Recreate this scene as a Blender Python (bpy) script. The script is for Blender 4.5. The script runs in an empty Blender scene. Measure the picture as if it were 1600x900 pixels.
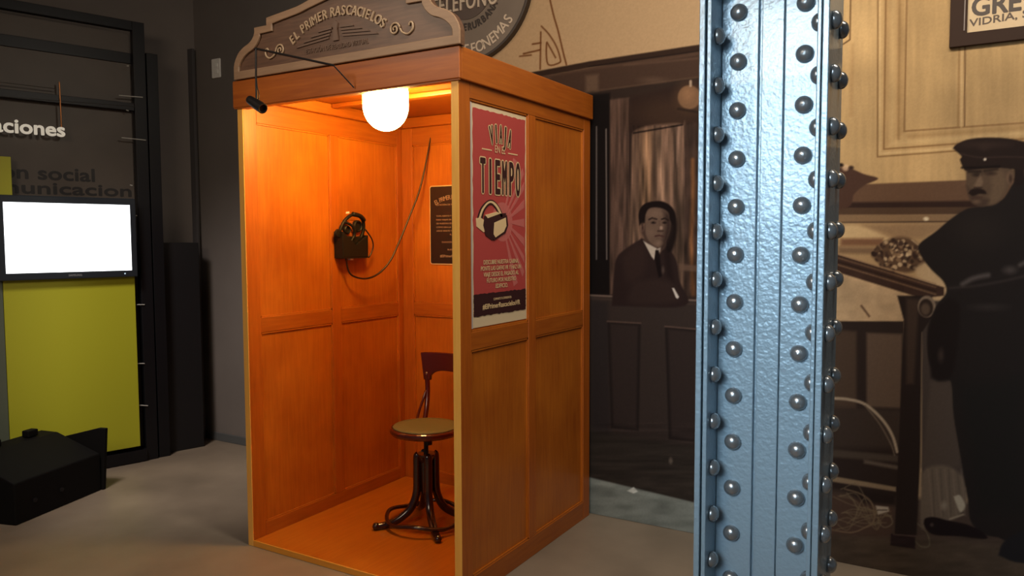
import bpy, math, random
import numpy as np
from mathutils import Vector, Matrix
random.seed(7); np.random.seed(7)
C = bpy.context.scene.collection
SC = bpy.context.scene

# ------------------------------------------------------------------ camera, light, exposure
F = 1199.7; YAW, PITCH, ROLL = -0.5373, 0.0634, -0.0036
CAM = np.array([3.0141, -2.5154, 1.5])
def cam_axes():
    cy, sy = math.cos(YAW), math.sin(YAW)
    w = np.array([sy*math.cos(PITCH), cy*math.cos(PITCH), -math.sin(PITCH)])
    r = np.array([cy, -sy, 0.]); u = np.cross(r, w)
    return math.cos(ROLL)*r+math.sin(ROLL)*u, -math.sin(ROLL)*r+math.cos(ROLL)*u, w
CR, CU, CW = cam_axes()
cd = bpy.data.cameras.new('camera'); cam = bpy.data.objects.new('camera', cd); C.objects.link(cam)
m = Matrix.Identity(4)
for i in range(3):
    m[i][0] = CR[i]; m[i][1] = CU[i]; m[i][2] = -CW[i]; m[i][3] = CAM[i]
cam.matrix_world = m
cd.sensor_width = 36; cd.lens = F/1600*36; cd.clip_start = .02
SC.camera = cam
SC.view_settings.view_transform = 'Standard'; SC.view_settings.look = 'None'
SC.view_settings.gamma = 1; SC.view_settings.use_curve_mapping = False
SC.view_settings.exposure = 0.22

wd = bpy.data.worlds.new('world'); SC.world = wd; wd.use_nodes = True
wd.node_tree.nodes['Background'].inputs[0].default_value = (.80, .88, 1, 1)
wd.node_tree.nodes['Background'].inputs[1].default_value = .06

def light(name, kind, loc, target, power, col, size=.2, size_y=None, spot=None, blend=.6):
    d = bpy.data.lights.new(name, kind); d.energy = power; d.color = col
    if kind == 'AREA':
        d.size = size
        if size_y: d.shape = 'RECTANGLE'; d.size_y = size_y
    else: d.shadow_soft_size = size
    if kind == 'SPOT': d.spot_size = math.radians(spot); d.spot_blend = blend
    o = bpy.data.objects.new(name, d); C.objects.link(o); o.location = loc
    o.rotation_euler = (Vector(target)-Vector(loc)).to_track_quat('-Z', 'Y').to_euler()
    return o
light('mural_wash', 'AREA', (2.6, -.35, 3.25), (2.5, 1.24, 1.35), 56, (1, .88, .72), 2.0, .25)
light('mural_spot', 'SPOT', (3.3, -1.0, 3.1), (3.1, 1.24, 1.9), 32, (1, .88, .70), .12, spot=70, blend=.9)
light('sign_spot', 'SPOT', (-.1, -2.1, 3.1), (.75, .5, 2.45), 85, (1, .80, .60), .35, spot=46, blend=.8)
o = light('column_light', 'AREA', (2.35, -3.4, 2.2), (2.62, -.6, 1.40), 5.6, (.66, .86, 1), .9, 1.2); o.data.spread = math.radians(50)
light('corner_spot', 'SPOT', (-.7, -1.0, 3.15), (-1.45, 1.0, .1), 230, (1, .88, .80), .3, spot=58, blend=1)
light('hall_light', 'AREA', (1.6, -3.9, 3.1), (.6, .2, .6), 50, (1, .78, .56), 1.6, 1.2)

# ------------------------------------------------------------------ helpers
def ray(x, y): return CW + CR*(x-800)/F - CU*(y-450)/F
def ony(x, y, Y): d = ray(x, y); return CAM + d*(Y-CAM[1])/d[1]
def onx(x, y, X): d = ray(x, y); return CAM + d*(X-CAM[0])/d[0]
def onz(x, y, Z): d = ray(x, y); return CAM + d*(Z-CAM[2])/d[2]
def srgb(r, g, b):
    f = lambda c: (c/255/12.92 if c/255 <= .04045 else ((c/255+.055)/1.055)**2.4)
    return (f(r), f(g), f(b), 1)

class MB:
    def __init__(s): s.v = []; s.f = []; s.m = []
    def add(s, vs, fs, mi=0):
        n = len(s.v); s.v += [tuple(float(c) for c in p) for p in vs]
        s.f += [tuple(n+i for i in f) for f in fs]; s.m += [mi]*len(fs); return s
    def box(s, x0, x1, y0, y1, z0, z1, mi=0, T=None):
        vs = [(x, y, z) for x in (x0, x1) for y in (y0, y1) for z in (z0, z1)]
        if T: vs = [T(*p) for p in vs]
        return s.add(vs, [(0,1,3,2), (4,6,7,5), (0,4,5,1), (2,3,7,6), (0,2,6,4), (1,5,7,3)], mi)
    def prism(s, poly, T, d0, d1, mi=0, mi_side=None, cap_back=True):
        """poly in (u,v); T(u,v,w) -> world; extruded from w=d0 to w=d1"""
        n = len(poly)
        s.add([T(u, v, d0) for u, v in poly]+[T(u, v, d1) for u, v in poly], [tuple(range(n, 2*n))], mi)
        k = len(s.v)-2*n
        if cap_back: s.f.append(tuple(k+i for i in reversed(range(n)))); s.m.append(mi)
        for i in range(n):
            j = (i+1) % n; s.f.append((k+i, k+j, k+n+j, k+n+i)); s.m.append(mi if mi_side is None else mi_side)
        return s
    def strip(s, A, B, T, d0, d1, mi=0, closed=False):
        """band between polylines A and B"""
        n = len(A); r = range(n if closed else n-1)
        vs = [T(*p, d0) for p in A]+[T(*p, d0) for p in B]+[T(*p, d1) for p in A]+[T(*p, d1) for p in B]
        fs = []
        for i in r:
            j = (i+1) % n
            fs += [(2*n+i, 2*n+j, 3*n+j, 3*n+i), (i, n+i, n+j, j), (i, j, 2*n+j, 2*n+i), (n+i, 3*n+i, 3*n+j, n+j)]
        if not closed: fs += [(0, 2*n, 3*n, n), (n-1, 2*n-1, 4*n-1, 3*n-1)]
        return s.add(vs, fs, mi)
    def tube(s, pts, r, n=10, mi=0, closed=False, flat=1.0):
        pts = [Vector(p) for p in pts]; N = len(pts); rs = r if isinstance(r, (list, tuple)) else [r]*N
        rings = []; t0 = None; up = None
        for i, p in enumerate(pts):
            a = pts[(i-1) % N] if closed or i else pts[0]; b = pts[(i+1) % N] if closed or i < N-1 else pts[-1]
            t = (b-a).normalized()
            if up is None: up = t.orthogonal().normalized()
            else:
                up = (up - t*up.dot(t)).normalized()
            sd = t.cross(up)
            rings.append([p+up*math.cos(2*math.pi*k/n)*rs[i]+sd*math.sin(2*math.pi*k/n)*rs[i]*flat for k in range(n)])
        vs = [q for rg in rings for q in rg]; fs = []
        for i in range(N if closed else N-1):
            j = (i+1) % N
            for k in range(n):
                l = (k+1) % n; fs.append((i*n+k, i*n+l, j*n+l, j*n+k))
        if not closed: fs += [tuple(reversed(range(n))), tuple((N-1)*n+k for k in range(n))]
        return s.add(vs, fs, mi)
    def lathe(s, prof, loc=(0,0,0), n=32, R=None, mi=0):
        """prof [(r,z)] about local z; R optional 3x3 rotation"""
        vs = []; L = Vector(loc)
        for r, z in prof:
            for k in range(n):
                a = 2*math.pi*k/n; p = Vector((r*math.cos(a), r*math.sin(a), z))
                vs.append(L+(R @ p if R is not None else p))
        fs = []; m_ = len(prof)
        for i in range(m_-1):
            for k in range(n):
                l = (k+1) % n; fs.append((i*n+k, i*n+l, (i+1)*n+l, (i+1)*n+k))
        if prof[0][0] > 1e-6: fs.append(tuple(reversed(range(n))))
        if prof[-1][0] > 1e-6: fs.append(tuple((m_-1)*n+k for k in range(n)))
        return s.add(vs, fs, mi)
    def text(s, body, T, size, bold=0, extrude=0, mi=0, sx=1, align='CENTER', spacing=1.0, fit=None):
        cu = bpy.data.curves.new('t', 'FONT'); cu.body = body; cu.size = size
        cu.extrude = extrude/2; cu.align_x = align; cu.space_character = spacing; cu.resolution_u = 4
        o = bpy.data.objects.new('t', cu); C.objects.link(o)
        dg = bpy.context.evaluated_depsgraph_get(); me = bpy.data.meshes.new_from_object(o.evaluated_get(dg))
        if fit:
            xs = [v.co.x for v in me.vertices]; wdt = max(xs)-min(xs); sx = fit/wdt
        sh = [(0, 0)]+([(bold*math.cos(a), bold*math.sin(a)) for a in np.linspace(0, 2*math.pi, 13)[:-1]] if bold else [])
        for q, (dx, dy) in enumerate(sh):              # a bolder weight: the letter laid again round its own outline
            e = 4e-5*q
            s.add([T(v.co.x*sx+dx, v.co.y+dy, v.co.z+extrude/2-e) for v in me.vertices], [tuple(p.vertices) for p in me.polygons], mi)
        bpy.data.objects.remove(o); bpy.data.curves.remove(cu); bpy.data.meshes.remove(me)
        return s
    def build(s, name, mats, parent=None, smooth=False, bevel=0, loc=None, seg=2):
        me = bpy.data.meshes.new(name); o = bpy.data.objects.new(name, me); C.objects.link(o)
        root = parent
        while root is not None and root.parent: root = root.parent
        off = Vector(root.location) if root is not None else Vector(loc or (0,0,0))
        me.from_pydata([tuple(Vector(p)-off) for p in s.v], [], s.f); me.update()
        if not isinstance(mats, (list, tuple)): mats = [mats]
        for q in mats: me.materials.append(q)
        me.polygons.foreach_set('material_index', s.m)
        import bmesh
        b = bmesh.new(); b.from_mesh(me); bmesh.ops.recalc_face_normals(b, faces=b.faces); b.to_mesh(me); b.free()
        if smooth: me.polygons.foreach_set('use_smooth', [True]*len(me.polygons))
        if parent is not None: o.parent = parent
        else: o.location = off
        if bevel:
            md = o.modifiers.new('bevel', 'BEVEL'); md.width = bevel; md.segments = seg; md.limit_method = 'ANGLE'; md.angle_limit = .6
        return o
def tag(o, label=None, cat=None, group=None, kind=None):
    if label: o['label'] = label
    if cat: o['category'] = cat
    if group: o['group'] = group
    if kind: o['kind'] = kind
    return o
def thing(name, label, cat, loc, group=None):
    o = bpy.data.objects.new(name, None); C.objects.link(o); o.location = loc; o.empty_display_size = .1
    return tag(o, label, cat, group)
def bez(p, n=24):
    """smooth Catmull-Rom through points of any dimension"""
    P = [np.array(q, float) for q in p]; P = [2*P[0]-P[1]]+P+[2*P[-1]-P[-2]]; out = []
    for i in range(1, len(P)-2):
        for k in range(n):
            t = k/n; a, b, c, d = P[i-1:i+3]
            out.append(.5*((2*b)+(-a+c)*t+(2*a-5*b+4*c-d)*t*t+(-a+3*b-3*c+d)*t**3))
    out.append(P[-2]); return out

# ------------------------------------------------------------------ materials
def mat(name, col, rough=.5, metal=0, bump=0, bscale=60, spec=.5, coat=0, emit=None, estr=0, var=0, vscale=6):
    m = bpy.data.materials.new(name); m.use_nodes = True; nt = m.node_tree; b = nt.nodes['Principled BSDF']
    b.inputs['Base Color'].default_value = col if len(col) == 4 else (*col, 1)
    b.inputs['Roughness'].default_value = rough; b.inputs['Metallic'].default_value = metal
    b.inputs['Specular IOR Level'].default_value = spec; b.inputs['Coat Weight'].default_value = coat
    if emit: b.inputs['Emission Color'].default_value = (*emit, 1); b.inputs['Emission Strength'].default_value = estr
    tc = nt.nodes.new('ShaderNodeTexCoord')
    if bump:
        n = nt.nodes.new('ShaderNodeTexNoise'); n.inputs['Scale'].default_value = bscale; n.inputs['Detail'].default_value = 2
        bp = nt.nodes.new('ShaderNodeBump'); bp.inputs['Strength'].default_value = bump; bp.inputs['Distance'].default_value = .003
        nt.links.new(tc.outputs['Object'], n.inputs['Vector']); nt.links.new(n.outputs[0], bp.inputs['Height']); nt.links.new(bp.outputs[0], b.inputs['Normal'])
    if var:
        n = nt.nodes.new('ShaderNodeTexNoise'); n.inputs['Scale'].default_value = vscale; n.inputs['Detail'].default_value = 6
        r = nt.nodes.new('ShaderNodeValToRGB')
        r.color_ramp.elements[0].position = .3; r.color_ramp.elements[1].position = .7
        r.color_ramp.elements[0].color = (*[c*(1-var) for c in col[:3]], 1); r.color_ramp.elements[1].color = (*[min(1, c*(1+var)) for c in col[:3]], 1)
        nt.links.new(tc.outputs['Object'], n.inputs['Vector']); nt.links.new(n.outputs[0], r.inputs[0]); nt.links.new(r.outputs[0], b.inputs['Base Color'])
    return m
def wood(name, c0, c1, scale=(14, 14, .9), rough=.42, coat=.12, blot=.35):
    m = bpy.data.materials.new(name); m.use_nodes = True; nt = m.node_tree; b = nt.nodes['Principled BSDF']; L = nt.links.new
    tc = nt.nodes.new('ShaderNodeTexCoord'); mp = nt.nodes.new('ShaderNodeMapping'); mp.inputs['Scale'].default_value = scale
    n = nt.nodes.new('ShaderNodeTexNoise'); n.inputs['Scale'].default_value = 6; n.inputs['Detail'].default_value = 5; n.inputs['Distortion'].default_value = .4
    n2 = nt.nodes.new('ShaderNodeTexNoise'); n2.inputs['Scale'].default_value = 3.2; n2.inputs['Detail'].default_value = 4
    mx = nt.nodes.new('ShaderNodeMix'); mx.data_type = 'FLOAT'; mx.inputs[0].default_value = blot
    r = nt.nodes.new('ShaderNodeValToRGB'); r.color_ramp.elements[0].position = .32; r.color_ramp.elements[1].position = .68
    r.color_ramp.elements[0].color = (*c0, 1); r.color_ramp.elements[1].color = (*c1, 1)
    L(tc.outputs['Object'], mp.inputs[0]); L(mp.outputs[0], n.inputs['Vector']); L(tc.outputs['Object'], n2.inputs['Vector'])
    L(n.outputs[0], mx.inputs[2]); L(n2.outputs[0], mx.inputs[3]); L(mx.outputs[0], r.inputs[0]); L(r.outputs[0], b.inputs['Base Color'])
    bp = nt.nodes.new('ShaderNodeBump'); bp.inputs['Strength'].default_value = .12; bp.inputs['Distance'].default_value = .002
    L(n.outputs[0], bp.inputs['Height']); L(bp.outputs[0], b.inputs['Normal'])
    b.inputs['Roughness'].default_value = rough; b.inputs['Coat Weight'].default_value = coat; b.inputs['Coat Roughness'].default_value = .3
    return m
OAK = wood('honey_oak', (.33, .070, .004), (.46, .116, .008))
OAK_H = wood('honey_oak_across', (.30, .066, .004), (.41, .108, .008), scale=(.9, 14, 14))
OAK_D = wood('honey_oak_lengthwise', (.30, .066, .004), (.41, .108, .008), scale=(14, .9, 14))
OAK_P = wood('honey_oak_panel', (.33, .074, .004), (.52, .148, .010), blot=.6)
EDGE = wood('pale_oak_edge', (.88, .42, .07), (.95, .52, .11))
SIGNW = wood('walnut_board', (.080, .040, .024), (.15, .076, .044), scale=(1.5, 10, 16), rough=.45)
SIGNB = wood('tan_border', (.24, .145, .085), (.32, .20, .12), scale=(1.5, 10, 16), rough=.5)
GOLD = mat('aged_gold_paint', (.42, .30, .19), .45)
RELIEF = mat('brown_relief', (.13, .075, .05), .5)
MAHOG = mat('dark_red_bentwood', (.075, .008, .006), .22, coat=.5)
MAHOG2 = mat('dark_bentwood', (.028, .006, .004), .2, coat=.5)
CANE = mat('olive_seat_pad', (.15, .135, .06), .6, bump=.3, bscale=400)
STEELBLK = mat('black_steel', (.007, .007, .009), .38, spec=.3)
BLK = mat('black_plastic', (.010, .008, .008), .5, spec=.25)
BLKM = mat('matte_black_board', (.004, .0035, .0035), .7, spec=.15)
CABLE = mat('black_cable_rubber', (.018, .006, .005), .35)
WHITE = mat('white_plastic', (.75, .72, .68), .4)
PAPER = mat('poster_paper', (.66, .52, .33), .6)

# ------------------------------------------------------------------ the room
FLOORM = mat('polished_concrete', (.24, .19, .14), .42, var=.22, vscale=2.2, bump=.05, bscale=30)
GREYW = mat('grey_wall_paint', (.15, .13, .118), .75, var=.06, vscale=3)
YB = 1.245                                   # the back wall plane
LC = np.array([-1.95, YB]); LD = np.array([.276, .961])   # left wall: corner and direction
def struct(o): o['kind'] = 'structure'; return o
struct(MB().box(-4.2, 5.2, -4.6, 1.5, -.1, 0).build('floor', FLOORM))
struct(MB().box(-4.2, 5.2, YB, YB+.12, 0, 3.3).build('wall_back', GREYW))
lw = LC-LD*4.2; nn = np.array([LD[1], -LD[0]])
a, b, c_, d_ = lw, LC, LC-nn*.12, lw-nn*.12
me = MB().prism([tuple(a), tuple(b), tuple(c_), tuple(d_)], lambda u, v, w: (u, v, w), 0, 3.3)
struct(me.build('wall_left', GREYW))
struct(MB().box(-4.2, 5.2, -4.6, YB, 3.3, 3.4).build('ceiling', mat('dark_ceiling', (.06, .055, .05), .9)))
BB = mat('grey_skirting', (.085, .090, .092), .5)
struct(MB().box(-1.93, -.03, YB-.014, YB-.001, 0, .06).build('baseboard_back', BB, bevel=.003))
p0, p1 = LC-LD*.02, LC-LD*3.2
struct(MB().prism([tuple(p0+nn*.001), tuple(p1+nn*.001), tuple(p1+nn*.015), tuple(p0+nn*.015)], lambda u, v, w: (u, v, w), 0, .06).build('baseboard_left', BB))

# ------------------------------------------------------------------ the printed mural on the back wall
YM = YB-.004
def value_noise(x, y, seed):
    rs = np.random.RandomState(seed); g = rs.rand(64, 64)
    xi = np.floor(x).astype(int); yi = np.floor(y).astype(int); fx = x-xi; fy = y-yi
    fx = fx*fx*(3-2*fx); fy = fy*fy*(3-2*fy)
    A = g[xi % 64, yi % 64]; B = g[(xi+1) % 64, yi % 64]; Cc = g[xi % 64, (yi+1) % 64]; D = g[(xi+1) % 64, (yi+1) % 64]
    return (A*(1-fx)+B*fx)*(1-fy)+(Cc*(1-fx)+D*fx)*fy-.5
class Print:
    """the picture printed on the wall sheet: x right and y down in print units, evaluated at every vertex of the sheet"""
    def __init__(s, px, py): s.x = px; s.y = py; s.c = np.zeros((len(px), 3))
    def _mix(s, idx, a, col): 
        s.c[idx] = s.c[idx]*(1-a[:, None])+np.array(col, float)[None]*a[:, None]
    def poly(s, pts, col, soft=1.2, a=1.0):
        P = np.array(pts, float); lo = P.min(0)-3*soft-1; hi = P.max(0)+3*soft+1
        idx = np.where((s.x > lo[0]) & (s.x < hi[0]) & (s.y > lo[1]) & (s.y < hi[1]))[0]
        if not len(idx): return
        x, y = s.x[idx], s.y[idx]; dmin = np.full(len(idx), 1e9); ins = np.zeros(len(idx), bool); n = len(P)
        for i in range(n):
            x0, y0 = P[i]; x1, y1 = P[(i+1) % n]; dx, dy = x1-x0, y1-y0; L = dx*dx+dy*dy+1e-9
            t = np.clip(((x-x0)*dx+(y-y0)*dy)/L, 0, 1); dmin = np.minimum(dmin, (x-x0-t*dx)**2+(y-y0-t*dy)**2)
            cr = ((y0 > y) != (y1 > y)) & (x < (x1-x0)*(y-y0)/((y1-y0) if abs(y1-y0) > 1e-9 else 1e-9)+x0); ins ^= cr
        d = np.sqrt(dmin)*np.where(ins, 1, -1)
        s._mix(idx, np.clip(.5+d/(2*soft), 0, 1)*a, col)
    def smooth(s, pts, col, soft=1.2, a=1.0):
        s.poly([tuple(q) for q in bez(list(pts)+[pts[0]], 5)][:-1], col, soft, a)
    def ell(s, cx, cy, rx, ry, col, soft=1.2, a=1.0, rot=0):
        r = math.radians(rot); ca, sa = math.cos(r), math.sin(r); R = max(rx, ry)+3*soft
        idx = np.where((abs(s.x-cx) < R) & (abs(s.y-cy) < R))[0]
        if not len(idx): return
        x, y = s.x[idx]-cx, s.y[idx]-cy; u = (x*ca+y*sa)/rx; v = (-x*sa+y*ca)/ry
        d = (1-np.sqrt(u*u+v*v))*min(rx, ry); s._mix(idx, np.clip(.5+d/(2*soft), 0, 1)*a, col)
    def line(s, pts, w, col, soft=.9, a=1.0):
        P = np.array(pts, float); lo = P.min(0)-w-3*soft; hi = P.max(0)+w+3*soft
        idx = np.where((s.x > lo[0]) & (s.x < hi[0]) & (s.y > lo[1]) & (s.y < hi[1]))[0]
        if not len(idx): return
        x, y = s.x[idx], s.y[idx]; dm = np.full(len(idx), 1e9)
        for i in range(len(P)-1):
            x0, y0 = P[i]; dx, dy = P[i+1]-P[i]; L = dx*dx+dy*dy+1e-9
            t = np.clip(((x-x0)*dx+(y-y0)*dy)/L, 0, 1); dm = np.minimum(dm, (x-x0-t*dx)**2+(y-y0-t*dy)**2)
        s._mix(idx, np.clip(.5+(w/2-np.sqrt(dm))/(2*soft), 0, 1)*a, col)
    def noise(s, sx, sy, amt, seed, box=None):
        idx = np.arange(len(s.x)) if box is None else np.where((s.x > box[0]) & (s.x < box[2]) & (s.y > box[1]) & (s.y < box[3]))[0]
        n = value_noise(s.x[idx]/sx, s.y[idx]/sy, seed)+.5*value_noise(s.x[idx]*2/sx, s.y[idx]*2/sy, seed+1)
        s.c[idx] *= (1+amt*n)[:, None]

def paint(P):
    # beige painted wall and the dim hall picture under it
    P.poly([(600, -300), (1800, -300), (1800, 1200), (600, 1200)], (165, 138, 106), 1)
    P.poly([(800, 130), (1092, 74), (1300, 44), (1300, 1200), (600, 1200), (600, 160)], (44, 34, 30), 1)
    # ornament lines beside the round sign
    q = (92, 54, 28)
    P.line(bez([(853, -30), (864, 20), (872, 48), (880, 82), (885, 101)], 6), 2.4, q)
    P.line(bez([(846, 41), (858, 54), (869, 72), (875, 90), (874, 98), (856, 100), (854, 68), (858, 72), (868, 90)], 6), 2.2, q)
    P.line([(845, 50), (844, 108)], 2.2, q); P.line([(845, 67), (832, 69)], 2.4, q); P.line([(844, 78), (818, 84)], 2.4, q)
    P.line([(812, 88), (830, 86)], 2, q)
    # cornice
    P.poly([(815, 116), (920, 96), (1110, 67), (1110, 78), (920, 106), (815, 126)], (46, 33, 27), 1)
    P.poly([(830, 122), (920, 106), (1110, 78), (1110, 84), (920, 113), (830, 130)], (72, 54, 44), 1.5)
    P.poly([(860, 120), (920, 110), (1110, 85), (1110, 118), (920, 144), (880, 148)], (62, 46, 38), 1.5)
    P.line([(975, 102), (1094, 91)], 3, (84, 64, 52), 1.5, .7); P.line([(920, 104), (1094, 79)], 1.6, (28, 20, 18), 1)
    P.poly([(915, 118), (935, 116), (935, 142), (915, 145)], (118, 96, 78), 3, .45)
    P.line([(930, 142), (1094, 120)], 2.5, (80, 62, 50), 1, .8)
    P.ell(1020, 125, 16, 4, (100, 80, 66), 4, .5)
    # the counter window: black frame, boards, hanging globe
    P.poly([(900, 150), (953, 145), (953, 470), (900, 470)], (20, 16, 16), 2)
    P.line([(932, 198), (932, 405)], 2, (108, 100, 98), .8, .85); P.line([(947, 202), (948, 405)], 2, (120, 110, 106), .8, .85)
    P.poly([(953, 156), (984, 152), (984, 460), (953, 460)], (78, 60, 52), 1.5)
    P.noise(4, 46, .5, 3, (953, 152, 984, 460))
    P.line([(984, 155), (984, 460)], 2, (38, 28, 26), 1)
    P.poly([(985, 152), (1095, 126), (1095, 205), (985, 205)], (38, 27, 25), 4)
    P.ell(1045, 178, 60, 28, (66, 48, 36), 16, .6)
    P.smooth([(987, 225), (990, 206), (1010, 197), (1040, 193), (1066, 194), (1070, 215), (1070, 470), (987, 470)], (92, 72, 60), 2)
    P.poly([(1002, 205), (1018, 203), (1020, 330), (1000, 340)], (120, 92, 68), 6, .6)
    P.poly([(1022, 204), (1032, 203), (1040, 330), (1026, 300)], (140, 112, 92), 4, .5)
    P.poly([(1056, 196), (1064, 196), (1060, 260), (1056, 250)], (132, 106, 92), 3, .6)
    P.line([(990, 208), (1066, 195)], 2.5, (30, 22, 20), 1)
    P.noise(5, 55, .7, 5, (987, 196, 1070, 470)); P.noise(11, 120, .4, 8, (987, 196, 1070, 470))
    P.poly([(1069, 196), (1100, 190), (1100, 470), (1069, 470)], (58, 44, 38), 2)
    P.line([(1082, 250), (1083, 300), (1080, 380), (1083, 460)], 6, (120, 80, 48), 2.5, .75)
    P.noise(7, 30, .6, 9, (1069, 190, 1100, 470))
    P.poly([(1060, 412), (1092, 415), (1092, 425), (1062, 422)], (95, 74, 62), 2, .8)
    P.ell(1078, 152, 24, 24, (74, 54, 40), 9, .7); P.ell(1077, 152, 18, 18.5, (112, 84, 62), 1.5); P.ell(1074, 148, 9, 10, (134, 100, 74), 5, .7)
    P.line([(1079, 127), (1079, 134)], 4, (150, 130, 112)); P.line([(1060, 170), (1095, 176)], 3, (30, 22, 20), 2, .8)
    # counter
    P.poly([(915, 462), (1100, 471), (1100, 760), (915, 760)], (52, 43, 40), 1)
    P.line([(915, 461), (1100, 470)], 3, (104, 88, 80), .9); P.line([(915, 466), (1100, 476)], 3, (64, 52, 47), 1.2)
    P.poly([(925, 470), (950, 471), (955, 760), (925, 750)], (40, 35, 36), 4, .7)
    for pl in ([(949, 502), (1001, 505), (998, 673), (955, 669)], [(1039, 510), (1096, 515), (1096, 692), (1045, 686)]):
        P.poly(pl, (33, 27, 26), 1.6)
        c = np.mean(pl, 0); P.poly([tuple(c+(np.array(k)-c)*np.array([.84, .955])) for k in pl], (48, 39, 37), 2.2)
        P.line([pl[0], pl[1]], 2.2, (88, 70, 62), 1)
    P.poly([(920, 672), (1100, 700), (1100, 800), (920, 760)], (47, 41, 37), 6)
    P.noise(60, 6, .28, 12, (915, 660, 1100, 800)); P.ell(1048, 720, 3, 5, (110, 98, 88), 1.5, .7)
    P.poly([(900, 741), (925, 747), (1083, 785), (1300, 836), (1300, 1000), (900, 1000)], (116, 121, 116), 1.3)
    P.poly([(900, 741), (925, 747), (1083, 785), (1083, 793), (925, 755)], (132, 138, 132), 2, .6)
    P.poly([(980, 767), (990, 761), (997, 768), (990, 771)], (200, 202, 196), 1)
    P.noise(28, 9, .22, 15, (900, 741, 1300, 900))
    # ---------- right of the column
    P.poly([(1180, -300), (1800, -300), (1800, 300), (1180, 310)], (172, 142, 100), 1)
    P.poly([(1180, -300), (1372, -300), (1372, 60), (1180, 120)], (182, 152, 108), 30, .6)
    P.ell(1600, 230, 110, 120, (140, 112, 78), 70, .55)
    br = (112, 84, 54)
    P.line([(1330, -50), (1328, 62), (1316, 70)], 1.8, (70, 48, 30)); P.line([(1332, 70), (1330, 180)], 4, (150, 118, 80), 3, .6)
    P.poly([(1381, -60), (1413, -60), (1413, 206), (1381, 232)], (160, 130, 90), 2, .8)
    P.line([(1372, -60), (1371, 245), (1600, 228)], 2, br, 1); P.line([(1375, -60), (1375, 240), (1600, 224)], 2.5, (196, 168, 124), 1.5, .6)
    P.line([(1385, -60), (1381, 233), (1600, 217)], 2.4, (120, 90, 58), 1); P.line([(1396, -60), (1394, 224), (1600, 208)], 6, (186, 158, 114), 4, .6)
    P.line([(1406, -60), (1404, 217)], 3, (128, 98, 64), 2, .7)
    P.line([(1418, -60), (1413, 205), (1600, 192)], 2.2, (118, 88, 58), 1); P.line([(1420, 213), (1600, 200)], 6, (138, 108, 72), 3, .5)
    P.line([(1499, 70), (1497, 198)], 3.2, (134, 104, 70), 1.2, .8); P.line([(1508, 70), (1507, 197)], 1.8, (88, 62, 42), .9)
    P.line([(1503, 70), (1502, 198)], 3, (190, 160, 118), 1.2, .6)
    P.noise(90, 60, .12, 20, (1180, -60, 1700, 300)); P.noise(7, 70, .08, 22, (1180, -60, 1700, 300))
    # ledge, counter top behind the desk
    P.poly([(1180, 292), (1345, 288), (1700, 274), (1700, 330), (1180, 330)], (88, 65, 50), 1.3)
    P.poly([(1180, 318), (1500, 314), (1700, 310), (1700, 326), (1180, 326)], (44, 30, 26), 2)
    P.poly([(1180, 326), (1700, 322), (1700, 334), (1180, 338)], (70, 52, 40), 1.2)
    P.poly([(1180, 336), (1700, 334), (1700, 352), (1180, 348)], (118, 94, 70), 1.5); P.line([(1310, 348), (1500, 346)], 2, (60, 44, 34), 1)
    P.ell(1447, 342, 4, 3, (196, 178, 150), 1.5)
    P.poly([(1180, 349), (1700, 348), (1700, 470), (1180, 400)], (150, 122, 88), 2)
    P.smooth([(1305, 355), (1340, 352), (1390, 372), (1400, 384), (1340, 374), (1305, 372)], (184, 156, 116), 3, .8)
    P.poly([(1350, 352), (1490, 348), (1440, 372), (1400, 372)], (124, 98, 74), 4, .7)
    P.poly([(1314, 373), (1380, 372), (1380, 384), (1314, 384)], (98, 66, 48), 3, .85)
    P.poly([(1310, 386), (1400, 388), (1400, 398), (1310, 396)], (90, 68, 52), 3, .7)
    P.smooth([(1310, 262), (1326, 262), (1350, 272), (1372, 279), (1350, 290), (1334, 304), (1328, 322), (1300, 324), (1300, 268)], (66, 46, 38), 1.3)
    P.ell(1321, 262, 5, 5, (190, 160, 130), 2, .8); P.ell(1314, 258, 4, 3, (30, 20, 18), 1.5); P.ell(1330, 262, 4, 3, (50, 36, 30), 1.5)
    # heap of flowers on the desk
    rs = random.Random(5)
    P.smooth([(1362, 400), (1372, 385), (1395, 372), (1420, 372), (1440, 388), (1445, 412), (1420, 426), (1385, 420)], (78, 58, 44), 3)
    for k in range(130):
        a_ = rs.random()*6.28; r_ = math.sqrt(rs.random()); x = 1404+40*r_*math.cos(a_); y = 399+25*r_*math.sin(a_)
        cc = rs.choice([(170, 144, 112), (46, 32, 28), (40, 28, 24), (120, 94, 70), (188, 162, 128), (58, 42, 34)])
        P.ell(x, y, 1.6+rs.random()*3, 1.6+rs.random()*2.4, cc, 1, .8, rs.random()*90)
    P.smooth([(1428, 418), (1450, 410), (1470, 425), (1478, 445), (1440, 440)], (166, 140, 108), 3, .8)
    P.line(bez([(1425, 375), (1440, 388), (1450, 410), (1452, 432)], 5), 2, (170, 144, 112), 1, .7)
    # desk
    P.poly([(1180, 350), (1308, 397), (1475, 449), (1475, 462), (1440, 466), (1308, 425), (1180, 390)], (52, 36, 30), 1.3)
    for o, cc in ((-3, (140, 112, 84)), (3, (96, 72, 54)), (14, (104, 80, 60)), (9, (36, 24, 20))):
        P.line([(1300, 397+o), (1380, 421+o), (1462, 446+o)], 2.2, cc, 1, .85)
    P.poly([(1180, 400), (1305, 428), (1412, 462), (1412, 502), (1180, 502)], (160, 134, 104), 1.5)
    P.noise(22, 16, .2, 31, (1300, 425, 1412, 502)); P.line([(1346, 478), (1358, 494)], 3, (80, 60, 46), 1.5)
    P.poly([(1180, 502), (1412, 502), (1412, 900), (1180, 900)], (40, 31, 28), 1.2)
    P.poly([(1440, 470), (1700, 470), (1700, 760), (1440, 760)], (58, 49, 45), 2)
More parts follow.
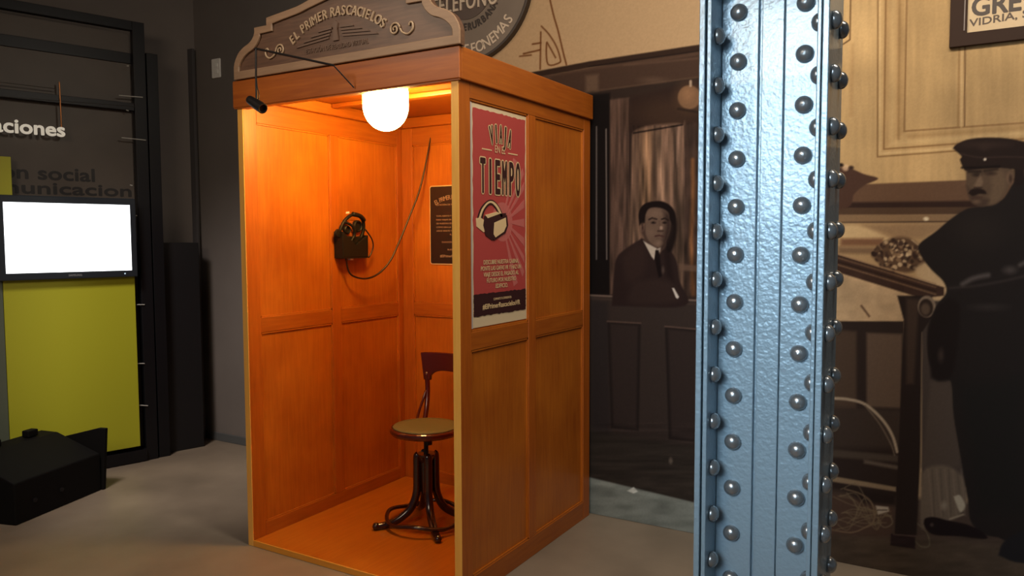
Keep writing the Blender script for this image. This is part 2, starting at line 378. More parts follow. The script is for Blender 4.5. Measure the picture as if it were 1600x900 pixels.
    P.poly([(1300, 515), (1338, 518), (1338, 640), (1300, 640)], (66, 52, 43), 3)
    P.poly([(1354, 520), (1410, 522), (1408, 638), (1354, 636)], (82, 66, 55), 2.5)
    P.poly([(1300, 636), (1410, 640), (1410, 700), (1300, 700)], (52, 42, 37), 5)
    P.line(bez([(1296, 622), (1325, 624), (1352, 632), (1378, 655), (1394, 680), (1402, 706)], 6), 4.5, (142, 126, 108), 1.3)
    P.line(bez([(1352, 634), (1374, 662), (1392, 694), (1398, 712)], 6), 2, (96, 82, 70), 1.2)
    P.poly([(1300, 702), (1404, 712), (1404, 722), (1300, 714)], (70, 60, 52), 2.5, .8)
    P.poly([(1350, 718), (1404, 728), (1404, 734), (1350, 724)], (92, 80, 70), 2, .8)
    P.poly([(1290, 742), (1400, 761), (1400, 768), (1290, 751)], (118, 100, 80), 1.3)
    # picture's own floor
    P.poly([(1290, 764), (1402, 776), (1700, 800), (1700, 1200), (1180, 1200), (1180, 764)], (60, 48, 42), 4)
    P.poly([(1180, 832), (1400, 840), (1700, 855), (1700, 1200), (1180, 1200)], (64, 53, 44), 8)
    P.poly([(1296, 772), (1398, 786), (1392, 838), (1296, 834)], (66, 50, 43), 3)
    P.poly([(1316, 762), (1400, 772), (1400, 790), (1350, 786)], (34, 26, 24), 4)
    for k in range(16):
        x0 = 1300+rs.random()*30; y0 = 764+rs.random()*64; xm = 1340+rs.random()*30; ym = 775+rs.random()*52
        P.line(bez([(x0, y0), ((x0+xm)/2, y0-8+rs.random()*22), (xm, ym), (1372+rs.random()*22, 790+rs.random()*28)], 5), 1.7, (98, 84, 66), 1, .7)
    P.line(bez([(1300, 828), (1330, 832), (1352, 824), (1366, 812), (1362, 786), (1345, 772), (1320, 764)], 6), 2.4, (104, 86, 68), 1, .8)
    P.line(bez([(1372, 796), (1390, 806), (1394, 818), (1382, 824), (1372, 816)], 6), 2, (100, 88, 72), 1, .8)
    P.poly([(1368, 790), (1388, 792), (1389, 799), (1372, 804)], (150, 138, 124), 1.3); P.line([(1371, 797), (1386, 797)], 1.5, (60, 48, 42), 1)
    P.line(bez([(1430, 815), (1448, 832), (1452, 852), (1440, 854), (1430, 846)], 6), 2, (92, 84, 66), 1.2, .7)
    # desk legs and scroll bracket
    P.poly([(1402, 462), (1456, 462), (1460, 490), (1440, 520), (1438, 720), (1432, 836), (1398, 836), (1404, 700), (1412, 500)], (34, 26, 24), 1.4)
    P.poly([(1416, 466), (1436, 468), (1428, 600), (1416, 600)], (62, 48, 40), 3, .7)
    P.poly([(1392, 834), (1430, 836), (1430, 858), (1391, 852)], (36, 26, 26), 1.3); P.line([(1396, 835), (1430, 838)], 1.6, (70, 56, 50), 1)
    P.ell(1448, 479, 14, 17, (110, 94, 80), 1.2); P.ell(1447, 481, 11, 14, (40, 30, 26), 1.2); P.ell(1446, 483, 7, 9, (74, 60, 50), 2)
    # pale cloth behind
    P.poly([(1454, 596), (1500, 596), (1500, 730), (1440, 730)], (66, 56, 50), 3)
    P.smooth([(1440, 740), (1450, 730), (1480, 728), (1506, 748), (1510, 790), (1490, 812), (1470, 818), (1440, 826), (1438, 780)], (88, 76, 66), 3)
    for k in range(9):
        x = 1450+k*6.5; P.line([(x, 734), (x+3+rs.random()*5, 805)], 2, (66, 56, 48) if k % 2 else (108, 94, 82), 1.5, .5)
    P.smooth([(1490, 776), (1500, 774), (1508, 790), (1500, 800)], (150, 140, 124), 1.5, .9); P.ell(1475, 790, 5, 7, (120, 108, 94), 2.5, .8)
    P.line([(1484, 811), (1505, 804)], 3, (130, 118, 102), 1.2, .8)
    P.noise(30, 7, .22, 40, (1296, 836, 1700, 1000))
def paint_clerk(P):
    suit = (40, 29, 28)
    P.smooth([(956, 478), (959, 430), (963, 404), (976, 390), (996, 377), (1006, 374), (1024, 402), (1040, 384), (1052, 398), (1058, 412), (1062, 440), (1070, 478)], suit, 1.5)
    P.smooth([(972, 400), (990, 384), (1002, 382), (1010, 400), (1004, 430), (980, 440)], (50, 37, 34), 6, .7)
    P.smooth([(990, 440), (1030, 436), (1052, 446), (1060, 470), (985, 474)], (50, 38, 35), 5, .7)
    P.poly([(1038, 392), (1048, 398), (1052, 440), (1042, 430)], (30, 21, 21), 3, .8)
    P.smooth([(1042, 338), (1056, 342), (1057, 365), (1050, 392), (1040, 388)], (22, 15, 15), 2.5, .95)
    P.smooth([(1004, 352), (1002, 362), (1007, 372), (1014, 384), (1030, 392), (1040, 384), (1036, 360)], (66, 50, 44), 2)
    P.poly([(1005, 376), (1011, 380), (1026, 388), (1022, 406), (1018, 401)], (176, 164, 152), 1)
    P.poly([(1026, 389), (1033, 386), (1031, 394), (1027, 394)], (150, 138, 128), 1)
    P.poly([(1024, 391), (1029, 391), (1031, 400), (1034, 432), (1029, 434), (1023, 404)], (22, 15, 16), 1)
    P.ell(1036, 422, 2, 5, (90, 76, 70), 1.5, .7)
    P.smooth([(1008, 338), (1012, 326), (1028, 322), (1042, 328), (1048, 342), (1047, 360), (1042, 374), (1034, 385), (1026, 386), (1016, 379), (1009, 366)], (96, 77, 66), 1.5)
    P.smooth([(1036, 330), (1046, 336), (1049, 356), (1043, 376), (1034, 386), (1037, 368), (1040, 350)], (46, 34, 31), 4, .9)
    P.ell(1024, 334, 11, 6, (118, 96, 82), 4, .6); P.ell(1017, 363, 6, 7, (112, 91, 78), 4, .55)
    P.ell(1003.5, 355, 3.2, 6.5, (104, 82, 70), 1.2); P.ell(1004, 356, 1.4, 4, (56, 40, 36), 1)
    P.smooth([(999, 352), (998, 334), (1004, 321), (1018, 315), (1036, 315), (1050, 324), (1056, 338), (1053, 352), (1047, 344), (1044, 332), (1032, 325), (1016, 325), (1009, 334), (1007, 348), (1003, 347)], (22, 15, 15), 1.3)
    P.ell(1003, 342, 3, 8, (24, 17, 17), 1.5)
    P.line([(1014, 343), (1019, 340.5), (1026, 342.5)], 2.2, (36, 26, 24), .9); P.line([(1034, 342.5), (1039, 341), (1044, 344)], 2.2, (30, 22, 20), .9)
    P.ell(1021, 348, 3.6, 1.9, (44, 32, 29), 1); P.ell(1038.5, 348, 3.2, 1.8, (30, 21, 20), 1); P.ell(1020.5, 347.6, 1.2, 1, (20, 14, 14), .7)
    P.line([(1030, 346), (1031.5, 356), (1029, 359)], 1.6, (84, 64, 55), 1, .8); P.ell(1033, 356, 2.4, 2.8, (156, 130, 114), 1.2, .85); P.line([(1028, 361), (1036, 361)], 1.8, (50, 36, 32), 1)
    P.line([(1024, 369), (1030, 367.8), (1037, 369.5)], 2.4, (64, 40, 37), .9); P.line([(1026, 373), (1034, 373)], 1.5, (82, 64, 56), 1, .6)
    P.ell(1029, 380, 5, 3, (124, 102, 88), 2.5, .6)
    P.poly([(1050, 450), (1053, 450), (1061, 464), (1059, 467), (1056, 465)], (196, 188, 180), .9)
def paint_officer(P):
    ink = (30, 25, 24)
    P.smooth([(1600, 276), (1585, 284), (1566, 312), (1540, 322), (1512, 326), (1486, 342), (1462, 362), (1436, 382), (1438, 398), (1454, 420), (1474, 440), (1478, 458), (1462, 480), (1450, 520), (1452, 566), (1470, 588), (1486, 598),
              (1490, 650), (1502, 720), (1512, 780), (1520, 820), (1560, 840), (1720, 850), (1720, 270)], ink, 1.5)
    P.smooth([(1455, 590), (1450, 540), (1452, 505), (1474, 470), (1500, 480), (1490, 580), (1470, 596)], (26, 20, 19), 3)
    P.ell(1470, 555, 4, 9, (66, 54, 48), 3, .6)
    P.line(bez([(1504, 444), (1518, 436), (1532, 432), (1544, 430)], 5), 7, (82, 74, 72), 3, .75); P.ell(1578, 422, 10, 6, (70, 62, 60), 4, .7); P.line([(1594, 414), (1606, 408)], 6, (86, 78, 74), 3, .7)
    P.line(bez([(1484, 450), (1530, 446), (1590, 434), (1640, 420)], 5), 3, (54, 46, 44), 2.5, .7)
    P.ell(1545, 480, 24, 5, (50, 44, 42), 4, .6); P.ell(1530, 360, 36, 26, (36, 30, 28), 14, .7)
    P.poly([(1496, 600), (1600, 590), (1600, 800), (1530, 800)], (26, 24, 23), 12, .7)
    # shoes
    P.smooth([(1443, 818), (1446, 810), (1460, 808), (1480, 813), (1512, 820), (1536, 832), (1540, 842), (1500, 838), (1462, 836), (1448, 828)], (24, 17, 18), 1.4); P.ell(1456, 820, 3, 3, (72, 60, 56), 1.5, .7)
    P.smooth([(1560, 868), (1566, 850), (1584, 836), (1620, 826), (1720, 826), (1720, 880), (1600, 880)], (28, 26, 28), 2)
    # neck, face
    P.smooth([(1509, 262), (1510, 290), (1514, 306), (1522, 319), (1540, 322), (1560, 316), (1574, 296), (1580, 262)], (76, 60, 48), 1.6)
    P.smooth([(1546, 268), (1566, 266), (1572, 292), (1560, 314), (1544, 318), (1550, 292)], (92, 74, 58), 4, .7)
    P.smooth([(1510, 290), (1514, 306), (1522, 319), (1538, 322), (1546, 312), (1530, 308)], (58, 44, 37), 3, .85)
    P.ell(1578, 278, 6, 10, (92, 72, 58), 1.8); P.ell(1579, 279, 2.5, 6, (52, 38, 32), 1.5)
    P.smooth([(1584, 262), (1600, 262), (1600, 284), (1586, 290)], (30, 22, 21), 2)
    P.ell(1526, 273, 7, 3.4, (44, 33, 28), 1.8); P.ell(1548, 271, 8, 3, (50, 37, 31), 2); P.line([(1514, 268), (1532, 268)], 4, (36, 27, 23), 2); P.line([(1538, 267), (1558, 264)], 4, (40, 30, 25), 2.2)
    P.smooth([(1532, 272), (1536, 284), (1532, 292), (1522, 292), (1526, 282)], (104, 84, 68), 2.2, .8); P.line([(1522, 293), (1534, 293)], 1.8, (48, 35, 30), 1)
    P.smooth([(1513, 302), (1518, 296), (1528, 294), (1538, 297), (1541, 303), (1530, 303), (1520, 306)], (30, 21, 19), 1.4)
    P.line([(1520, 309), (1534, 308)], 2, (60, 42, 36), 1.2); P.ell(1526, 315, 6, 3, (104, 82, 66), 2, .6)
    # cap
    P.smooth([(1489, 232), (1494, 226), (1512, 218), (1540, 215), (1572, 216), (1604, 222), (1640, 232), (1640, 262), (1604, 264), (1596, 266), (1560, 262), (1530, 264), (1510, 267), (1505, 262), (1500, 250), (1502, 244)], (34, 25, 23), 1.3)
    P.line(bez([(1500, 240), (1530, 246), (1570, 245), (1610, 246)], 5), 2, (56, 42, 37), 1.2, .7); P.ell(1540, 226, 34, 5, (52, 39, 34), 4, .6)
    P.ell(1539, 249, 2.2, 2.2, (180, 166, 150), 1); P.ell(1538, 231, 8, 5, (50, 38, 34), 3, .6)
    P.line([(1503, 262), (1532, 262), (1562, 260)], 3, (20, 14, 14), 1.5)

CL = [(958, 478), (960, 405), (975, 390), (997, 375), (997, 330), (1006, 319), (1020, 313), (1038, 313), (1056, 326), (1058, 360), (1052, 392), (1062, 420), (1070, 478)]
OF = [(1720, 265), (1640, 228), (1600, 220), (1560, 213), (1512, 216), (1487, 230), (1500, 252), (1508, 270), (1512, 310), (1480, 344), (1434, 382), (1436, 400), (1476, 444), (1476, 460), (1450, 505), (1448, 570), (1486, 600), (1500, 720), (1512, 800), (1500, 816),
      (1460, 806), (1443, 812), (1446, 832), (1540, 844), (1562, 846), (1560, 872), (1720, 884)]
def inpoly(x, y, P):
    ins = np.zeros(len(x), bool); n = len(P)
    for i in range(n):
        x0, y0 = P[i]; x1, y1 = P[(i+1) % n]
        ins ^= ((y0 > y) != (y1 > y)) & (x < (x1-x0)*(y-y0)/((y1-y0) or 1e-9)+x0)
    return ins
MURAL_K = 1.0
def build_mural():
    st = .0042; X0, X1, Z1 = .62, 3.62, 2.96
    nx = int((X1-X0)/st); nz = int(Z1/st)
    gx = X0+np.arange(nx+1)*st; gz = .002+np.arange(nz+1)*st
    XX, ZZ = np.meshgrid(gx, gz, indexing='ij'); X = XX.ravel(); Z = ZZ.ravel()
    # print coordinates: the sheet's own picture, drawn in the perspective it is seen in from the front of the hall
    d = np.stack([X-CAM[0], np.full_like(X, YM)-CAM[1], Z-CAM[2]], 1); w = d@CW
    P = Print(800+F*(d@CR)/w, 450-F*(d@CU)/w)
    paint(P); paint_clerk(P); paint_officer(P); P.noise(2.2, 2.2, .05, 77)
    c = np.clip(P.c, 0, 255)/255; lin = np.where(c <= .04045, c/12.92, ((c+.055)/1.055)**2.4)*MURAL_K
    ii, jj = np.meshgrid(np.arange(nx), np.arange(nz), indexing='ij'); a = (ii*(nz+1)+jj).ravel()
    quads = np.stack([a, a+nz+1, a+nz+2, a+1], 1)
    xc, zc = X[a], Z[a]; keep = ~((xc < 1.20) & (zc < 2.10))
    pcx, pcy = P.x[a], P.y[a]; mc = inpoly(pcx, pcy, CL); mo = inpoly(pcx, pcy, OF) & ~mc
    m = bpy.data.materials.new('printed_vinyl'); m.use_nodes = True; nt = m.node_tree; b = nt.nodes['Principled BSDF']
    at = nt.nodes.new('ShaderNodeAttribute'); at.attribute_name = 'ink'; nt.links.new(at.outputs['Color'], b.inputs['Base Color'])
    b.inputs['Roughness'].default_value = .7; b.inputs['Specular IOR Level'].default_value = .06
    root = thing('wall_mural', 'large sepia photographic mural of an old telephone counter covering the back wall beside the booth', 'mural', (2.1, YM, 0))
    def sub(name, mask, label=None):
        q = quads[mask]; used, inv = np.unique(q, return_inverse=True); q = inv.reshape(-1, 4)
        me = bpy.data.meshes.new(name); n = len(used); me.vertices.add(n)
        co = np.stack([X[used]-2.1, np.zeros(n), Z[used]], 1).astype(np.float32); me.vertices.foreach_set('co', co.ravel())
        me.loops.add(len(q)*4); me.loops.foreach_set('vertex_index', q.astype(np.int32).ravel())
        me.polygons.add(len(q)); me.polygons.foreach_set('loop_start', np.arange(0, len(q)*4, 4, dtype=np.int32))
        try: me.polygons.foreach_set('loop_total', np.full(len(q), 4, np.int32))
        except Exception: pass
        me.update(calc_edges=True); ca = me.color_attributes.new('ink', 'FLOAT_COLOR', 'POINT')
        ca.data.foreach_set('color', np.concatenate([lin[used], np.ones((n, 1))], 1).astype(np.float32).ravel())
        me.materials.append(m); o = bpy.data.objects.new(name, me); C.objects.link(o); o.parent = root
        if label: o['label'] = label
    sub('printed_sheet', keep & ~mc & ~mo)
    sub('printed_seated_man', keep & mc, 'printed seated man in dark suit and tie at the counter window')
    sub('printed_uniformed_man', keep & mo, 'printed man in dark uniform and peaked cap beside the sloping desk')
build_mural()

# ------------------------------------------------------------------ the wooden booth
W, D, HO, HT = 1.276, 1.215, 2.122, 2.252; TH = .035
booth = thing('booth', 'honey oak open-fronted telephone booth lit orange inside, standing against the mural wall', 'booth', (W/2, D/2, 0))
def panel_wall(name, T, length, mull, edge_front):
    """T(a, t, z): a along the wall, t through its thickness 0..TH, z up"""
    RAIL, BOT, TOP, ST = (1.045, 1.12), .095, 2.065, .078
    f = MB()
    def bx(a0, a1, z0, z1, mi=0, t0=0, t1=TH): f.box(a0, a1, t0, t1, z0, z1, mi, T)
    bx(0, ST, 0, HT-.004); bx(length-ST, length, 0, HT-.004)
    bx(mull, mull+.068, BOT, TOP)
    spans = [(ST, mull), (mull+.068, length-ST)]
    for a0, a1 in spans: bx(a0, a1, *RAIL, 1, .002, TH-.002)
    bx(ST, length-ST, 0, BOT, 1); bx(ST, length-ST, TOP, HT-.004, 1)
    o = f.build(name, [OAK, OAK_D if name != 'back_wall' else OAK_H], booth, bevel=.0025)
    for a0, a1 in spans:
        for z0, z1 in ((BOT, RAIL[0]), (RAIL[1], TOP)):
            p = MB().box(a0-.004, a1+.004, .011, TH-.011, z0-.004, z1+.004, 0, T)
            for s in (.004, TH-.011):                 # quarter-round bead round each panel
                g = .007
                p.box(a0, a0+g, s, s+.007, z0, z1, 0, T); p.box(a1-g, a1, s, s+.007, z0, z1, 0, T)
                p.box(a0, a1, s, s+.007, z0, z0+g, 0, T); p.box(a0, a1, s, s+.007, z1-g, z1, 0, T)
            p.build('panel', OAK_P, o)
    return o
lwall = panel_wall('side_wall', lambda a, t, z: (t, a, z), D, .572, True)
rwall = panel_wall('side_wall', lambda a, t, z: (W-t, a, z), D, .552, True)
bwall = panel_wall('back_wall', lambda a, t, z: (TH+.001+a, D-t, z), W-2*TH-.002, .56, False)
for x0 in (0, W-TH):                                   # pale end-grain lipping on the front edges
    MB().box(x0, x0+TH, -.004, -.0005, 0, HO).build('edge_lipping', EDGE, lwall if x0 == 0 else rwall, bevel=.001)
MB().box(TH+.001, W-TH-.001, .002, D-TH-.001, 0, .03).build('floor_board', wood('orange_floor_board', (.40, .105, .008), (.50, .155, .012), scale=(14, .9, 14), rough=.32), booth, bevel=.003)
MB().box(TH+.001, W-TH-.001, -.004, .0015, 0, .030).build('floor_edging', wood('bright_edging', (.75, .30, .03), (.85, .38, .05), scale=(1, 14, 14)), booth, bevel=.002)
h = MB(); ov = .016; gap = .0015
h.box(-ov, W+ov, -ov, -.0045, 2.126, HT, 0); h.box(-ov, -gap, -.004, D, 2.126, HT, 1); h.box(W+gap, W+ov, -.004, D, 2.126, HT, 1)
h.build('header_board', [OAK_H, OAK_D], booth, bevel=.004)
h = MB().box(-ov+.004, W+ov-.004, -ov+.004, -.0045, 2.1215, 2.126).build('header_bead', OAK_H, booth)
MB().box(TH+.001, W-TH-.001, .03, D-TH-.001, 2.225, 2.245).build('ceiling_board', OAK_H, booth)
MB().box(TH+.001, W-TH-.001, -.004, .028, HO, HT-.004).build('lintel', OAK_H, booth, bevel=.002)
k = MB()
k.box(TH+.001, TH+.035, .05, D-TH-.002, 2.165, 2.224, 1); k.box(W-TH-.035, W-TH-.001, .05, D-TH-.002, 2.165, 2.224, 1)
k.box(TH+.036, W-TH-.036, D-TH-.036, D-TH-.002, 2.165, 2.224, 0)
k.box(TH+.036, W-TH-.036, .55, .60, 2.20, 2.224, 0)
k.build('crown_moulding', [OAK_H, OAK_D], booth, bevel=.006)

# glowing globe on the booth ceiling
gl = thing('globe_lamp', 'glowing white opal globe lamp fixed under the booth ceiling', 'lamp', (.655, .30, 2.224))
GLOW = mat('lit_opal_glass', (1, .9, .75), .3, emit=(1, .63, .16), estr=84)
prof = [(.090, .099), (.102, .085), (.106, .06)]+[(.106*math.cos(a), .118*math.sin(a)) for a in np.linspace(0, -math.pi/2+.001, 20)]
MB().lathe([(max(r, 1e-7), z) for r, z in prof], (.655, .30, 2.124), 40).build('globe', GLOW, gl, smooth=True)
MB().lathe([(.098, 0), (.108, -.004), (.104, -.010), (.085, -.012)], (.655, .30, 2.2245), 32).build('fitting', mat('brass', (.5, .3, .1), .3, metal=1), gl)

# carved sign on the booth roof
sg = thing('carved_sign', 'carved dark wood sign with tan border and raised lettering on top of the booth', 'sign', (.657, -.005, HT))
cx = .657
def cv(p, n=5): return [tuple(q) for q in bez(p, n)]
def half(p0, c1, st, c2): return [p0]+cv(c1)+st+cv(c2, 6)
po_ = half((.645, 2.253), [(.645, 2.31), (.636, 2.338), (.612, 2.372), (.575, 2.396), (.538, 2.410), (.512, 2.430), (.500, 2.452)],
           [(.500, 2.475), (.42, 2.475)], [(.419, 2.508), (.334, 2.517), (.223, 2.529), (.15, 2.545), (0, 2.572)])
pi_ = half((.610, 2.290), [(.609, 2.312), (.600, 2.328), (.575, 2.351), (.545, 2.367), (.510, 2.380), (.482, 2.404), (.464, 2.432)],
           [(.464, 2.442), (.384, 2.444)], [(.383, 2.476), (.308, 2.486), (.211, 2.498), (.144, 2.512), (0, 2.538)])
mirror = lambda pr: [(cx-u, z) for u, z in pr]+[(cx+u, z) for u, z in reversed(pr[:-1])]
full, inn = mirror(po_), mirror(pi_)
Tsg = lambda u, v, w: (u, -.006-w, v)
MB().prism(full, Tsg, -.012, .012).build('board', SIGNW, sg)
MB().strip(full, inn, Tsg, .0122, .024, closed=True).build('border', SIGNB, sg, bevel=.003)
def arc_text(mb, body, cxx, cz, R, size, total, T, ex, bold=0, mi=0, up=True, w0=.013, a_mid=0):
    """letters laid one by one along an arc"""
    n = len(body); adv = [(.45 if ch in ' I' else 1.0) for ch in body]; S = sum(adv); pos = -.5*S
    for ch, ad in zip(body, adv):
        am = (pos+ad/2)/S*total/R+a_mid; pos += ad
        if ch == ' ': continue
        ca, sa = math.cos(am), math.sin(am)
        if up: f = lambda x, y, z: T(cxx+(R+y)*sa+x*ca, cz+(R+y)*ca-x*sa, w0+z)
        else: f = lambda x, y, z: T(cxx+(R-y)*sa+x*ca, cz-(R-y)*ca+x*sa, w0+z)
        mb.text(ch, f, size, bold, ex, mi, sx=.82)
t = MB(); arc_text(t, 'EL PRIMER RASCACIELOS', .657, 2.455-.42, .42, .056, .565, Tsg, .007, bold=.0008)
t.build('title_lettering', GOLD, sg)
t = MB(); t.text('ESTACIÓN DE REALIDAD VIRTUAL', lambda x, y, z: Tsg(.655+x, 2.318+y, .0125+z), .030, .0002, .003, fit=.36)
t.build('subtitle_lettering', RELIEF, sg)
t = MB()
for s in (-1, 1):
    for k in range(4):
        x0 = .022+k*.006; z0 = 2.412-.013*k; L = .07+.038*k
        t.prism([(.655+s*x0, z0), (.655+s*(x0+L), z0-.004-.004*k), (.655+s*(x0+L+.012), z0-.012-.004*k), (.655+s*x0, z0-.008)], Tsg, .0122, .018)
t.prism([(.655-.016, 2.352), (.655+.016, 2.352), (.655+.009, 2.40), (.655+.014, 2.425), (.655, 2.437), (.655-.014, 2.425), (.655-.009, 2.40)], Tsg, .0122, .020)
t.build('winged_emblem', RELIEF, sg)
def scroll(x, z, s, mir):
    P = []
    for a in np.linspace(0, 3.3*math.pi, 26): r = .024-.0062*a/math.pi; P.append((-.030+r*math.cos(a+math.pi*.0)-.0, .002+r*math.sin(a)))
    P = P[::-1]+[tuple(q) for q in bez([(-.006, .002), (.006, -.014), (.030, -.022), (.050, -.008), (.050, .012), (.040, .016), (.034, .006)], 5)]
    return [Tsg(x+mir*s*p, z+s*q, .017) for p, q in P]
for x, z, mir in ((1.012, 2.352, 1), (.283, 2.352, -1)):
    MB().tube(scroll(x, z, 1.15, mir), .0042, 8).build('scroll_ornament', GOLD, sg, smooth=True)

# small spotlight on a wire arm in front of the sign
pa, pb, pc, pl = ony(553, 137, -.022), ony(521, 102, -.10), ony(400, 76, -.28), ony(401, 160, -.28)
sl = thing('sign_spotlight', 'small black spotlight hanging from a thin wire arm before the carved sign', 'lamp', tuple(pa))
MB().tube([pa, pb], .0028, 8).tube([pb, pc], .0048, 8).tube([ony(398, 77, -.28), pc], .005, 8).build('arm', BLK, sl)
MB().tube([pc, ony(400, 120, -.28), pl], .0042, 8).build('drop_wire', BLK, sl)
MB().tube(bez([ony(400, 110, -.285), ony(402, 135, -.285), ony(405, 148, -.285), ony(403, 158, -.285)], 5), .0018, 6).build('lamp_cable', BLK, sl)
ax0, ax1 = ony(389, 155, -.28), ony(411, 170, -.29); v = Vector(ax1-ax0); Rm = v.to_track_quat('Z', 'Y').to_matrix(); L = v.length
MB().lathe([(.010, 0), (.017, .004), (.019, .02), (.019, L*.45), (.022, L*.5), (.022, L), (.017, L), (.016, L-.012)], ax0, 20, Rm).build('lamp_head', BLK, sl, smooth=False, bevel=.001)

# poster on the booth's right side
RED, DRK, CRM, PNK = mat('poster_red', (.42, .055, .050), .55), mat('poster_dark', (.035, .008, .010), .5), mat('poster_cream', (.72, .52, .28), .55), mat('poster_pink', (.50, .13, .115), .55)
LBL = mat('poster_edge_grey', (.45, .42, .42), .5)
PX = W-.011
Tp = lambda u, v, w: (PX+w, u, v)                     # u = y along the wall, v = z
pm = MB(); y0, y1, z0, z1 = .0825, .548, 1.135, 2.052
pm.box(PX, PX+.003, y0, y1, z0, z1, 0)
def lay(k): return .003+.0007*k
def blob_rect(a0, a1, b0, b1, j, rnd):
    P = []; n = 26
    for (ax, ay), (bx, by) in (((a0, b0), (a1, b0)), ((a1, b0), (a1, b1)), ((a1, b1), (a0, b1)), ((a0, b1), (a0, b0))):
        for i in range(n): P.append((ax+(bx-ax)*i/n+rnd.uniform(-j, j), ay+(by-ay)*i/n+rnd.uniform(-j, j)))
    return P
rr = random.Random(3)
pm.prism(blob_rect(y0+.024, y1-.013, z0+.048, z1-.016, .003, rr), Tp, .003, lay(1), 1)
pm.box(PX, PX+lay(2), y0-.002, y0+.016, z0-.002, z1+.002, 5)
ctr = (.335, 1.575)                                    # sunburst
for k in range(9):
    a = math.radians(-72+k*17); b = a+math.radians(7.5); R0, R1 = .055, .30
    P = [(ctr[0]+R0*math.cos(a), ctr[1]+R0*math.sin(a)), (ctr[0]+R1*math.cos(a), ctr[1]+R1*math.sin(a)), (ctr[0]+R1*math.cos(b), ctr[1]+R1*math.sin(b)), (ctr[0]+R0*math.cos(b), ctr[1]+R0*math.sin(b))]
    P = [(min(p, y1-.024), q) for p, q in P]; pm.prism(P, Tp, .003, lay(2), 4)
pm.prism([(ctr[0]+.085*math.cos(t), ctr[1]+.085*math.sin(t)) for t in np.linspace(0, 6.28, 30)[:-1]], Tp, .003, lay(1.5), 4)
# drawn headset
def pp(pts): return [tuple(onx(x, y, PX)[1:]) for x, y in pts]
hs = lambda pts, col, k: pm.prism(pp(pts), Tp, .003, lay(k), col)
arc = lambda P: pp([tuple(q) for q in bez(P, 6)])
pm.strip(arc([(743, 344), (750, 324), (764, 312), (777, 321), (789, 347)]), arc([(752, 344), (756, 329), (765, 320), (773, 327), (781, 345)]), Tp, .003, lay(4), 2)
pm.strip(arc([(745, 344), (752, 325), (764, 314), (776, 322), (787, 346)]), arc([(748, 344), (754, 327), (764, 317), (774, 325), (784, 346)]), Tp, .003, lay(5), 3)
hs([(742, 341), (749, 340), (758, 346), (758, 360), (754, 363), (743, 354)], 3, 4.5)
hs([(755, 338), (776, 334), (789, 333), (787, 350), (768, 352), (768, 376), (757, 368), (753, 352)], 2, 5)
hs([(756, 336), (775, 331), (779, 334), (760, 341)], 3, 6)
hs([(767, 345), (790, 336), (792, 352), (788, 364), (770, 376), (766, 370)], 2, 6)
hs([(770, 348), (788, 340), (789, 353), (785, 362), (772, 371), (769, 366)], 3, 7)
def ptext(body, yc, zb, size, fit, outline=0, mi=2, k=4, bold=0, arch=0, top=0):
    def f(x, y, z, kk):
        q = x/fit*2
        return Tp(yc+x*(1+(y/size)*top), zb+y-arch*q*q, lay(kk)+z)
    n = len(body)
    if outline:                                        # big display words are set letter by letter
        for i, ch in enumerate(body):
            adv = fit/n; xo = (i+.5)*adv-fit/2
            wd_ = adv*(.16 if ch == 'I' else .46 if ch == 'J' else .60)
            pm.text(ch, lambda x, y, z: f(x+xo, y, z, k+.3*(i % 2)), size, outline+bold, 0, 3, fit=wd_)
            pm.text(ch, lambda x, y, z: f(x+xo, y, z, k+1), size, bold, 0, mi, fit=wd_)
    else: pm.text(body, lambda x, y, z: f(x, y, z, k+1), size, bold, 0, mi, fit=fit)
ptext('VIAJA', .322, 1.912, .110, .170, .004, 2, 4, .0018, arch=.018, top=.3)
ptext('TIEMPO', .322, 1.695, .205, .345, .005, 2, 4, .0035)
ptext('EN EL', .315, 1.868, .045, .085, 0, 3, 4)
pm.box(PX, PX+lay(3), .175, .250, 1.872, 1.877, 3); pm.box(PX, PX+lay(3), .385, .465, 1.872, 1.877, 3)
for i, s in enumerate(('DESCUBRE NUESTRA CABINA,', 'PONTE LAS GAFAS VR Y HAZ UN', 'VIAJE DESDE EL PASADO AL', 'FUTURO POR NUESTRO', 'EDIFICIO.')):
    ptext(s, .325, 1.395-i*.026, .026, (.29, .33, .29, .24, .10)[i], 0, 3, 3, .0004)
pm.prism(blob_rect(y0+.024, y1-.013, z0+.045, z0+.138, .003, rr), Tp, .003, lay(3), 2)
ptext('COMPARTE TU EXPERIENCIA', .33, z0+.105, .014, .15, 0, 3, 4, .0002)
ptext('#ElPrimerRascacielosVR', .325, z0+.072, .030, .31, 0, 3, 4, .0008)
po = pm.build('poster', [PAPER, RED, DRK, CRM, PNK, LBL], loc=(PX, .31, 1.13))
tag(po, 'tall red poster reading VIAJA EN EL TIEMPO on the right side of the booth', 'poster')

